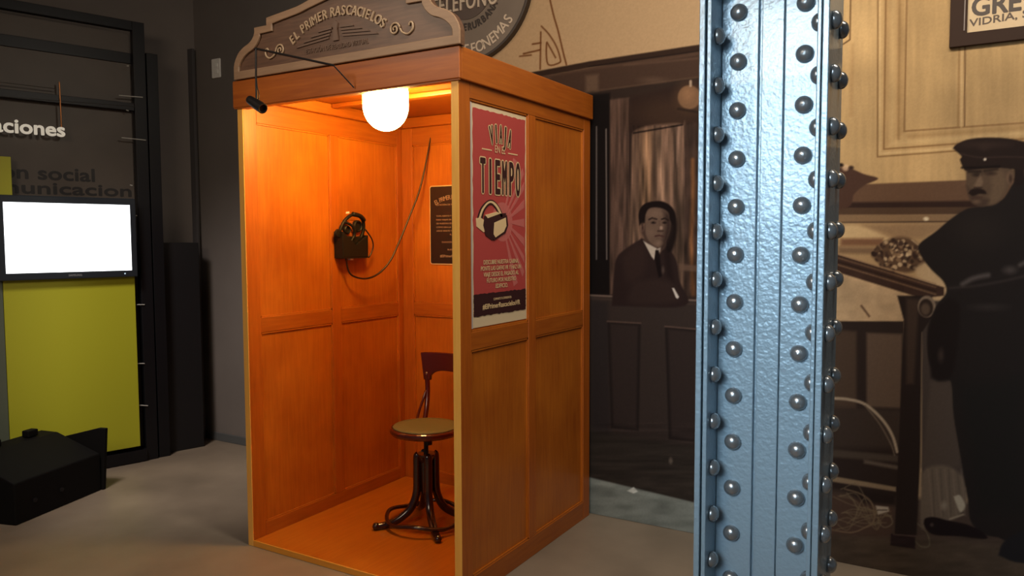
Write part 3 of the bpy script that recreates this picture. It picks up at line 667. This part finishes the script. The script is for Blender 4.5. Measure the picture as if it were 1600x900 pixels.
# dark notice on the booth's back wall
YN = D-TH+.011
nt_ = thing('notice_plaque', 'dark text plaque with pale edge on the back wall inside the booth', 'plaque', (.41, YN, 1.35))
def rrect(x0, x1, z0, z1, r, n=5):
    P = []
    for ccx, ccz, a0 in ((x1-r, z1-r, 0), (x0+r, z1-r, 90), (x0+r, z0+r, 180), (x1-r, z0+r, 270)):
        for i in range(n+1): a = math.radians(a0+90*i/n); P.append((ccx+r*math.cos(a), ccz+r*math.sin(a)))
    return P
Tn = lambda u, v, w: (u, YN-w, v)
MB().prism(rrect(.240, .590, 1.352, 1.818, .015), Tn, 0, .006).build('plaque_edge', mat('pale_acrylic', (.6, .42, .25), .3), nt_)
MB().prism(rrect(.246, .584, 1.358, 1.812, .012), Tn, .006, .008).build('plaque_face', mat('plaque_brown', (.020, .010, .010), .35), nt_)
t = MB(); arc_text(t, 'EL PRIMER RASCACIELOS', .415, 1.735-.28, .28, .038, .27, Tn, .0006, w0=.0084)
for i, s in enumerate(('ESTACIÓN DE REALIDAD VIRTUAL', '', '', 'TOMA ASIENTO Y COLÓCATE LAS GAFAS', 'PARA VIAJAR EN EL TIEMPO DENTRO', 'DE NUESTRO EDIFICIO Y CONOCER', 'CÓMO ERA LA TELEFONÍA DE LOS', 'AÑOS VEINTE Y CÓMO SERÁ EN EL', 'FUTURO', '', 'DURACIÓN APROXIMADA', '', 'BUEN VIAJE')):
    if s: t.text(s, lambda x, y, z: Tn(.415+x, 1.70-i*.022+y, .0084+z), .013, 0, .0004, fit=min(.25, .009*len(s)))
t.text('#ElPrimerRascacielosVR', lambda x, y, z: Tn(.415+x, 1.395+y, .0084+z), .022, .0003, .0004, fit=.20)
t.build('lettering', mat('plaque_ink', (.36, .22, .16), .5), nt_)

# headset in its pouch on the left inner wall, with its long cable
XW = TH
hp = thing('wall_pouch', 'black pouch with a V notch fixed to the left inner wall of the booth', 'holder', (XW, .69, 1.40))
Th = lambda u, v, w: (XW+w, u, v)
pts = [(.60, 1.405), (.79, 1.405), (.798, 1.50), (.795, 1.525), (.700, 1.472), (.60, 1.545), (.594, 1.50)]
b_ = MB().prism(pts, Th, .050, .062); b_.build('pouch_front', BLK, hp, bevel=.003)
MB().prism([(.60, 1.40), (.79, 1.40), (.80, 1.56), (.59, 1.56)], Th, -.011, -.004).build('pouch_back', BLK, hp)
b_ = MB().prism([(.60, 1.398), (.79, 1.398), (.79, 1.405), (.60, 1.405)], Th, -.010, .062)
b_.prism([(.592, 1.40), (.600, 1.40), (.600, 1.545), (.590, 1.545)], Th, -.010, .060).prism([(.790, 1.40), (.798, 1.40), (.800, 1.525), (.792, 1.525)], Th, -.010, .060)
b_.build('pouch_side', BLK, hp)
vr = thing('vr_headset', 'dark virtual reality headset with strap loops resting in the wall pouch', 'headset', (XW+.02, .69, 1.41))
BRZ = mat('glossy_bronze_plastic', (.34, .085, .02), .2, coat=.5)
g = MB().prism(rrect(.615, .782, 1.412, 1.520, .03), Th, -.002, .046); g.build('visor', BLK, vr, bevel=.006)
g = MB().prism(rrect(.618, .778, 1.500, 1.606, .045, 8), Th, .004, .030); g.build('face_pad', BRZ, vr, bevel=.010, smooth=False)
lp = [(XW+.030+.012*math.sin(a), .700+.098*math.cos(a), 1.548+.092*math.sin(a)+.02*math.cos(a)) for a in np.linspace(0, 2*math.pi, 36)[:-1]]
MB().tube(lp, .0095, 8, closed=True).build('head_strap', BLK, vr, smooth=True)
MB().tube(bez([(XW+.04, .625, 1.60), (XW+.055, .680, 1.575), (XW+.05, .70, 1.53), (XW+.045, .675, 1.49)], 6), .008, 8).tube(bez([(XW+.04, .790, 1.61), (XW+.052, .745, 1.632), (XW+.048, .690, 1.642)], 6), .013, 8).build('top_strap', BLK, vr, smooth=True)
RX = Matrix(((0, 0, 1), (0, 1, 0), (-1, 0, 0)))
for yy, zz, r in ((.735, 1.575, .034), (.650, 1.555, .024)):
    e_ = MB().lathe([(r, 0), (r, .016), (r*.82, .020), (r*.72, .016), (r*.70, .008)], (XW+.030, yy, zz), 24, RX); e_.build('lens', BLK, vr, smooth=False)
ear = MB().lathe([(.02, 0), (.024, .006), (.020, .016)], (XW+.03, .582, 1.535), 20, RX); ear.build('earphone', BLK, vr)
MB().prism([(.640, 1.643), (.664, 1.645), (.664, 1.655), (.640, 1.653)], Th, .045, .048).build('white_tag', WHITE, vr)
MB().prism([(.664, 1.388), (.688, 1.388), (.688, 1.397), (.664, 1.397)], Th, .03, .05).build('white_plug', WHITE, vr)
MB().tube(bez([(XW+.04, .80, 1.56), (XW+.05, .845, 1.50), (XW+.05, .850, 1.45), (XW+.045, .822, 1.402), (XW+.045, .80, 1.415)], 7), .0042, 8).build('side_cable', CABLE, vr, smooth=True)
A3 = np.array([XW+.05, .69]); B3 = np.array([.245, 1.155])
dd = (B3-A3)/np.linalg.norm(B3-A3); nv = np.array([dd[1], -dd[0], 0])
def onpl(x, y): r = ray(x, y); tt = ((np.array([*A3, 0])-CAM)@nv)/(r@nv); return CAM+r*tt
cp = [onpl(*q) for q in ((540, 401), (545, 424), (556, 433), (574, 435), (592, 427), (610, 407), (625, 375), (640, 338), (654, 302), (664, 262), (671, 225), (675, 202), (674, 191))]
cp[-1] = cp[-1]*.5+np.array([.26, 1.15, cp[-1][2]])*.5
rr_ = [.0052]*len(bez(cp, 5)); n_ = len(rr_)
rr_ = [.0054 if i < n_*.7 else .0054-.0026*(i/n_-.7)/.3 for i in range(n_)]
MB().tube(bez(cp, 5), rr_, 8).build('long_cable', CABLE, vr, smooth=True)

# swivel stool
SX, SY = .64, .60
st = thing('swivel_stool', 'dark red bentwood swivel stool with olive padded round seat inside the booth', 'stool', (SX, SY, .03))
SZ = .545
MB().lathe([(.150, SZ-.040), (.176, SZ-.036), (.185, SZ-.022), (.185, SZ-.008), (.176, SZ-.001), (.165, SZ-.002)], (SX, SY, 0), 48).build('seat', MAHOG, st, smooth=False, bevel=.003)
MB().lathe([(.170, SZ-.001), (.166, SZ+.004), (.12, SZ+.008), (1e-6, SZ+.010)], (SX, SY, 0), 48).build('seat_pad', CANE, st, smooth=True)
MB().lathe([(.012, .36), (.012, SZ-.04)], (SX, SY, 0), 14).lathe([(.055, SZ-.055), (.060, SZ-.041)], (SX, SY, 0), 20).lathe([(.022, SZ-.085), (.022, SZ-.055)], (SX+.035, SY-.03, 0), 14).build('screw_spindle', STEELBLK, st)
MB().lathe([(.030, .20), (.034, .36), (.05, .395), (.05, .403), (.014, .405)], (SX, SY, 0), 24).build('hub', MAHOG2, st)
base_a = math.radians(-135+4)
for k in range(4):
    a = base_a+k*math.pi/2; ca, sa = math.cos(a), math.sin(a)
    P = bez([(.040, .398), (.047, .385), (.048, .30), (.052, .20), (.085, .120), (.15, .070), (.215, .050), (.262, .046)], 5)
    fr = [(SX+r*ca, SY+r*sa, z) for r, z in P]; n = len(fr)
    MB().tube(fr, [.021 if i < n*.6 else .021-.004*(i/n-.6)/.4 for i in range(n)], 12, flat=.85).lathe([(1e-6, -.018), (.014, -.014), (.020, 0), (.014, .016), (1e-6, .020)], (SX+.262*ca, SY+.262*sa, .0485), 14).build('leg', MAHOG2, st, smooth=True)
ring = [(SX+.205*math.cos(a), SY+.205*math.sin(a), .078+.010*math.sin(4*a+.3)) for a in np.linspace(0, 2*math.pi, 49)[:-1]]
MB().tube(ring, .011, 8, closed=True).build('foot_ring', MAHOG2, st, smooth=True)
for s in (-1, 1):
    P = [(SX+s*.105, SY+.125, SZ-.03), (SX+s*.118, SY+.165, SZ+.06), (SX+s*.128, SY+.188, SZ+.15), (SX+s*.133, SY+.188, SZ+.24)]
    MB().tube(bez(P, 6), .0135, 10).build('backrest_post', MAHOG, st, smooth=True)
    P = [(SX+s*.125, SY+.085, SZ-.028), (SX+s*.138, SY+.115, SZ+.02), (SX+s*.137, SY+.155, SZ+.09), (SX+s*.132, SY+.178, SZ+.14)]
    MB().tube(bez(P, 6), .007, 8).build('backrest_brace', MAHOG, st, smooth=True)
up_, lo_ = [], []
N = 41
for i in range(N):
    q = -1+2*i/(N-1); x = .160*q; aq = abs(q)
    low = SZ+.196 if aq > .74 else SZ+.196+.058*math.sqrt(max(0, 1-(aq/.74)**2.6))
    up_.append((x*1.03, SZ+.352-.006*q*q)); lo_.append((x*(.97-.05*(aq > .7)), low))
Tb = lambda u, v, w: (SX+u, SY+.200+w-.6*u*u, v)
MB().strip(up_, lo_, Tb, -.010, .010).build('backrest', MAHOG, st, bevel=.004)

# ------------------------------------------------------------------ the riveted column
CXL, CXR, CY0, CYW, CYB = 2.450, 2.738, -.700, -.607, -.497
STEEL = bpy.data.materials.new('hammered_blue_paint'); STEEL.use_nodes = True
nt = STEEL.node_tree; b = nt.nodes['Principled BSDF']; L_ = nt.links.new
b.inputs['Base Color'].default_value = (.27, .37, .45, 1); b.inputs['Metallic'].default_value = .25; b.inputs['Roughness'].default_value = .36; b.inputs['Coat Weight'].default_value = .3
tc = nt.nodes.new('ShaderNodeTexCoord'); n1 = nt.nodes.new('ShaderNodeTexNoise'); n1.inputs['Scale'].default_value = 95; n1.inputs['Detail'].default_value = 1.5
bp = nt.nodes.new('ShaderNodeBump'); bp.inputs['Strength'].default_value = .6; bp.inputs['Distance'].default_value = .0028
L_(tc.outputs['Object'], n1.inputs['Vector']); L_(n1.outputs[0], bp.inputs['Height']); L_(bp.outputs[0], b.inputs['Normal'])
RIV = mat('rivet_blue_paint', (.30, .31, .32), .26, metal=.7, coat=.4, bump=.1, bscale=120)
col = thing('riveted_column', 'pale blue riveted steel column standing in front of the mural', 'column', ((CXL+CXR)/2, -.6, 0))
H = 3.29
def colbox(name, *bs, bevel=.002):
    q = MB()
    for x in bs: q.box(*x)
    return q.build(name, STEEL, col, bevel=bevel)
colbox('flange_plate', (CXL, CXL+.014, CY0, CYB, 0, H)); colbox('flange_plate', (CXR-.014, CXR, CY0, CYB, 0, H))
colbox('web_plate', (CXL+.015, CXR-.015, CYW+.012, CYW+.026, 0, H)); colbox('cover_strip', (2.5735, 2.6245, CYW+.0005, CYW+.0115, 0, H))
colbox('angle_bar', (CXL+.0175, CXL+.028, CY0+.004, CYW+.0115, 0, H), (CXL+.0285, 2.566, CYW, CYW+.0115, 0, H))
colbox('angle_bar', (CXR-.0255, CXR-.0165, CY0+.004, CYW+.0115, 0, H), (2.627, CXR-.026, CYW, CYW+.0115, 0, H))
colbox('angle_bar', (CXL+.0175, CXL+.028, CYW+.0265, CYB, 0, H), (CXL+.0285, 2.566, CYW+.0265, CYW+.038, 0, H))
colbox('angle_bar', (CXR-.0255, CXR-.0165, CYW+.0265, CYB, 0, H), (2.627, CXR-.026, CYW+.0265, CYW+.038, 0, H))
colbox('base_gusset', (CXL-.012, CXL-.0005, CY0+.02, CYB-.02, 0, .64)); 
def rivet_mesh(ax):
    q = MB(); r = .0206; pr = [(r*.93, 0), (r, .003)]+[(r*math.cos(a), .004+.0165*math.sin(a)) for a in np.linspace(.05, math.pi/2-.02, 9)]+[(1e-6, .0206)]
    Rr = {'-y': Matrix.Rotation(math.pi/2, 3, 'X'), '+x': Matrix.Rotation(math.pi/2, 3, 'Y'), '-x': Matrix.Rotation(-math.pi/2, 3, 'Y')}[ax]
    q.lathe(pr, (0, 0, 0), 22, Rr); return q
rm = {}
for ax in ('-y', '+x', '-x'):
    o = rivet_mesh(ax).build('rivet', RIV, None, smooth=True); rm[ax] = (o.data, rivet_mesh(ax)); bpy.data.objects.remove(o)
far = MB(); cols = [('-y', 2.519, CYW, .0605), ('-y', 2.672, CYW, .0605), ('+x', CXL+.028, -.652, 0), ('-x', CXR-.0255, -.652, 0), ('+x', CXR, -.655, 0), ('+x', CXR, -.545, 0)]
nr = 0; co_ = Vector(col.location)
for ax, x, y, dz in cols:
    for k in range(-13, 16):
        z = 1.5165+.1167*k+dz
        if z < .05 or z > H-.04: continue
        if ax == '+x' and y == -.545 : z += .003
        if -7 <= k <= 5+(dz == 0):
            o = bpy.data.objects.new('rivet', rm[ax][0]); C.objects.link(o); o.parent = col; o.location = Vector((x, y, z))-co_; nr += 1
        else:
            q = rm[ax][1]; far.add([(p[0]+x, p[1]+y, p[2]+z) for p in q.v], q.f)
for y in (-.655, -.60, -.545):
    for k in range(6):
        q = rm['-x'][1]; far.add([(p[0]+CXL-.012, p[1]+y, p[2]+.60-.1*k) for p in q.v], q.f)
fo = far.build('more_rivets', RIV, col, smooth=True); fo['kind'] = 'stuff'

# ------------------------------------------------------------------ round sign high on the wall
cc = np.array([.506, YB, 2.928]); RC = .413
rs_ = thing('round_sign', 'large round brown telephone sign with dark rim high on the wall behind the booth', 'sign', (float(cc[0]), YB-.004, float(cc[2])))
Tr = lambda u, v, w: (u, YB-.006-w, v)
circ = lambda r, n=72: [(cc[0]+r*math.cos(t), cc[2]+r*math.sin(t)) for t in np.linspace(0, 2*math.pi, n+1)[:-1]]
MB().prism(circ(RC-.004), Tr, 0, .030).build('disc', mat('taupe_enamel', (.150, .115, .088), .5, var=.1), rs_)
MB().strip(circ(RC+.006), circ(RC-.010), Tr, 0, .040, closed=True).build('rim', mat('dark_rim', (.035, .024, .018), .45), rs_, bevel=.003)
MB().prism(circ(.172), Tr, .0302, .034).build('hub_disc', mat('dim_brown_disc', (.075, .052, .042), .5), rs_)
CREAM = mat('cream_letter_paint', (.50, .40, .30), .5); DKI = mat('dark_letter_paint', (.03, .02, .016), .5)
t = MB(); arc_text(t, 'TELEFONEMAS', cc[0], cc[2], .372, .088, .55, Tr, .004, up=False, w0=.0303, bold=.001, a_mid=math.radians(14))
t.build('rim_lettering', CREAM, rs_)
t = MB(); t.text('TELEFONO', lambda x, y, z: Tr(.485+x, 2.812+y, .0345+z), .135, .001, .008, fit=.46, spacing=1.15); t.build('name_lettering', CREAM, rs_)
t = MB(); arc_text(t, 'RED INTERURBANA', cc[0], cc[2], .232, .056, .50, Tr, .003, up=False, w0=.0303, bold=.002); t.build('inner_lettering', DKI, rs_)

# ------------------------------------------------------------------ framed sign top right
YF = YM-.003
fs = thing('framed_sign', 'dark framed hand lettered sign at the upper right above the uniformed man', 'sign', (3.1, YF, 2.3))
A_ = ony(1483, 76, YF-.02)[[0, 2]]; fx0, fz0 = A_[0], A_[1]+.004; fx1, fz1 = fx0+1.0, fz0+.62; fw = .062
Tf = lambda u, v, w: (u, YF-w, v)
DF = mat('dark_brown_frame', (.038, .022, .016), .7, spec=.1)
MB().strip([(fx0, fz0), (fx1, fz0), (fx1, fz1), (fx0, fz1)], [(fx0+fw, fz0+fw*.85), (fx1-fw, fz0+fw*.85), (fx1-fw, fz1-fw), (fx0+fw, fz1-fw)], Tf, 0, .022, closed=True).build('frame', DF, fs, bevel=.003)
MB().box(fx0+fw-.012, fx0+fw-.008, YF-.024, YF-.022, fz0+fw, fz1-fw).build('frame_highlight', mat('highlight_grey', (.16, .12, .10), .5), fs)  # highlight inside the frame's left edge, built as a paler strip
MB().box(fx0+fw-.004, fx1-fw+.004, YF-.008, YF, fz0+fw*.8, fz1-fw+.004).build('sign_face', mat('cream_board', (.52, .38, .22), .6, var=.1, vscale=9), fs)
t = MB(); t.text('GREVO', lambda x, y, z: Tf(fx0+fw+.012+x, fz0+.120+y, .0084+z), .105, .003, .001, fit=.30, align='LEFT')
t.build('name_lettering', mat('brush_ink_black', (.045, .026, .016), .6), fs); t = MB()
t.text('VIDRIA, SIN TREGUA', lambda x, y, z: Tf(fx0+fw+.008+x, fz0+.078+y+.016*x/.3, .0084+z), .042, .0008, .001, fit=.46, align='LEFT')
t.build('lettering', mat('brush_ink', (.07, .040, .022), .6), fs)

# ------------------------------------------------------------------ exhibition frame at the left
FO = np.array([-1.73, .80]); en = np.array([.276, .961]); nrm = np.array([en[1], -en[0]])
def Td(s, w, z): p = FO+en*s+nrm*w; return (p[0], p[1], z)
fr = thing('display_frame', 'tall black steel exhibition frame with dark lettered back panel by the left wall', 'display stand', (FO[0], FO[1], 0))
def dbox(name, m, *bs, parent=fr, bevel=.002):
    q = MB()
    for s0, s1, w0, w1, z0, z1 in bs: q.box(s0, s1, w0, w1, z0, z1, 0, Td)
    return q.build(name, m, parent, bevel=bevel)
dbox('post', STEELBLK, (-.165, -.090, -.05, .0, .0, 2.945)); dbox('post', STEELBLK, (-.078, -.006, -.06, -.01, .0, 2.755))
dbox('post', STEELBLK, (-2.0, -1.93, -.05, .0, .0, 2.945))
dbox('top_beam', STEELBLK, (-1.929, -.166, -.05, .0, 2.885, 2.945)); dbox('middle_beam', STEELBLK, (-1.929, -.079, -.062, -.052, 2.675, 2.745))
dbox('lower_rail', STEELBLK, (-1.929, -.166, -.045, -.005, 2.36, 2.41))
dbox('foot_rail', STEELBLK, (-1.929, -.166, -.06, .02, .005, .085))
DP = mat('dark_brown_panel', (.080, .062, .048), .45, var=.08)
bpn = dbox('back_panel', DP, (-1.93, -.167, -.075, -.063, .09, 2.87), bevel=0)
PANBL = mat('black_lower_panel', (.008, .008, .010), .4)
dbox('side_panel', PANBL, (-.212, -.166, -.062, -.052, .10, 1.40))
def Tt(off): return lambda x, y, z, s0, z0, w: Td(s0+x, w+z, z0+y)
t = MB(); t.text('comunicaciones', lambda x, y, z: Td(-.585+x, .012+z, 2.152+y), .118, .003, .008, align='RIGHT', fit=.82); t.build('white_lettering', mat('white_letter', (.80, .74, .62), .5, emit=(1, .93, .78), estr=.25), fr)
t = MB(); t.text('divulgación social', lambda x, y, z: Td(-.40+x, -.0625+z, 1.885+y), .115, .0035, .001, align='RIGHT', fit=1.02)
t.text('telecomunicacion', lambda x, y, z: Td(-.178+x, -.0625+z, 1.795+y), .105, .0035, .001, align='RIGHT', fit=1.20); t.build('black_lettering', mat('black_letter', (.012, .010, .010), .5), fr)
MB().tube([Td(-1.9, -.004, 2.452), Td(-.62, -.004, 2.445)], .002, 6).tube([Td(-1.9, -.004, 2.33), Td(-.12, -.004, 2.39)], .0015, 6).build('tension_wire', mat('dull_wire', (.10, .09, .08), .4, metal=.8), fr)
MB().tube([Td(-.605, .0, 2.49), Td(-.603, .0, 2.20)], .0045, 8).build('reflection_streak', mat('reflection_orange', (.40, .15, .05), .3, metal=.9), fr)  # orange reflection in the glass, built as a thin metal rod
PIN = mat('steel_pin', (.55, .55, .52), .35, metal=.2)
for (x, y), (x2, y2) in (((186, 149), (223, 152)), ((190, 215), (228, 219)), ((197, 172), (201, 173)), ((198, 103), (201, 103)), ((203, 289), (207, 290)), ((216, 633), (231, 634)), ((214, 476), (226, 476)), ((214, 568), (226, 568)), ((206, 337), (214, 337))):
    def od(px, py, off=.006):
        r = ray(px, py); n3 = np.array([*nrm, 0]); Fp = np.array([*FO, 0])+n3*off; return CAM+r*(((Fp-CAM)@n3)/(r@n3))
    MB().tube([od(x, y), od(x2, y2)], .0035, 6).build('steel_pin', PIN, fr)

LIME = mat('lime_panel_paint', (.42, .42, .02), .5)
ip = thing('info_panel', 'large lime green panel below the lit screen', 'panel', tuple(Td(-.6, .02, .1)))
dbox('panel_board', LIME, (-.955, -.212, .003, .028, .115, 1.30), parent=ip)
dbox('side_strip', mat('grey_green_strip', (.10, .12, .085), .5), (-1.02, -.957, .003, .026, .115, 1.30), parent=ip)
ip2 = thing('info_panel', 'small lime green square panel at the left edge above the screen', 'panel', tuple(Td(-1.1, .02, 1.76)))
dbox('panel_board', LIME, (-1.4, -.885, .003, .022, 1.762, 2.005), parent=ip2)
tv = thing('television', 'flat television with blank white lit screen on the lime panel', 'television', tuple(Td(-.58, .05, 1.25)))
dbox('casing', mat('dark_tv_casing', (.020, .026, .034), .3), (-.985, -.205, .032, .075, 1.262, 1.775), parent=tv, bevel=.006)
q = MB().box(-.945, -.242, .0751, .0765, 1.306, 1.732, 0, Td); q.build('screen', mat('lit_white_screen', (.9, .95, 1), .4, emit=(.93, .98, 1), estr=2.2), tv)
t = MB(); t.text('SAMSUNG', lambda x, y, z: Td(-.575+x, .0752+z, 1.279+y), .017, .0003, .0005, fit=.075); t.build('maker_mark', mat('grey_mark', (.25, .26, .28), .4), tv)
MB().lathe([(.004, 0), (.004, .002)], Td(-.285, .0755, 1.285), 10, Matrix(((0, 0, nrm[0]), (0, 1, nrm[1]), (1, 0, 0)))).build('power_light', mat('power_led', (.5, .6, .7), .3, emit=(.6, .8, 1), estr=1), tv)
dbox('wall_bracket', STEELBLK, (-.7, -.46, .0285, .0315, 1.28, 1.70), parent=tv)

# the exhibition frame's cast shadow in the corner, built as solid dark bars
rf = thing('frame_shadow', 'shadow of the black exhibition frame in the corner, shaped as solid dark bars', 'frame', (-1.80, 1.19, 0))
SHADOW_M = mat('frame_shadow_grey', (.075, .070, .072), .8, spec=.1)
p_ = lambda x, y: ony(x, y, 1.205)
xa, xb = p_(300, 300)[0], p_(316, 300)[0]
MB().box(xa, xa+.060, 1.195, 1.215, 0, 2.90).build('post', SHADOW_M, rf, bevel=.002)  # upright bar standing in for a post's shadow
MB().box(xa-.150, xa-.115, 1.200, 1.215, 1.52, 2.42).build('post', SHADOW_M, rf, bevel=.002)  # shorter bar, likewise a post's shadow made solid
MB().prism([(0, 2.83), (.45, 2.83), (.45, 2.895), (0, 2.895)], lambda u, v, w: (xa-.001-u*.30, 1.195-u*.35+w, v), 0, .02).build('beam_shadow', SHADOW_M, rf)  # upper beam's shadow as a solid bar
MB().prism([(0, 2.36), (.45, 2.36), (.45, 2.42), (0, 2.42)], lambda u, v, w: (xa-.118-u*.30, 1.19-u*.35+w, v), -.03, -.01).build('beam_shadow', SHADOW_M, rf)  # lower beam's shadow as a solid bar
# black cabinet in the corner
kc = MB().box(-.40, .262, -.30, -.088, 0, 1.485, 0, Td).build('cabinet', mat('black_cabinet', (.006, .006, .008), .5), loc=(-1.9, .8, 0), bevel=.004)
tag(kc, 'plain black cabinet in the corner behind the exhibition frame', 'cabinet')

# low black casing on the floor
lb = thing('floor_casing', 'low black casing with a tilted lid on the floor before the lime panel', 'case', (-1.6, -.2, 0))
pA, pB = np.array([-1.264, -.453]), np.array([-1.444, .126]); ev = (pB-pA)/np.linalg.norm(pB-pA); pn = np.array([-ev[1], ev[0]])
if pn[0] > 0: pn = -pn
def Tl(a, b, z): p = pA+ev*a+pn*b; return (p[0], p[1], z)
MB().prism([(0, 0), (.42, 0), (.42, .345), (.30, .34), (0, .225)], lambda u, v, w: Tl(w, u, v), 0, .60).build('body', BLKM, lb, bevel=.008)
MB().prism([(-.01, .0), (-.02, .37), (.03, .37), (.30, .30), (.30, 0)], lambda u, v, w: Tl(w+.06*v, u, v), .601, .625).build('end_flap', BLKM, lb, bevel=.003)
for a_, b_ in ((.42, .33), (.17, .33)): MB().box(a_, a_+.07, b_, b_+.05, .345, .385, 0, Tl).build('grip', BLKM, lb, bevel=.006)
for a_ in (.12, .30): MB().lathe([(.012, 0), (.012, .004)], Tl(a_, -.004, .10), 12, Matrix(((0, 0, -pn[0]), (0, 1, -pn[1]), (1, 0, 0)))).build('bolt', STEELBLK, lb)

# white wall plate
wp = ony(339, 107, YB)
pl_ = thing('wall_socket', 'small white double socket plate high on the grey wall', 'socket', (float(wp[0]), YB, float(wp[2])-.06))
Tw = lambda u, v, w: (wp[0]+u, YB-.001-w, wp[2]+v)
MB().prism(rrect(-.045, .045, -.068, .068, .008), Tw, 0, .010).build('plate', mat('white_plate', (.80, .78, .74), .35), pl_, bevel=.002)
for dx, dz in ((.008, .020), (.012, -.024)): MB().prism(rrect(dx-.014, dx+.014, dz-.014, dz+.014, .006), Tw, .0102, .014).build('socket_insert', mat('socket_white', (.85, .84, .8), .3), pl_, bevel=.001)
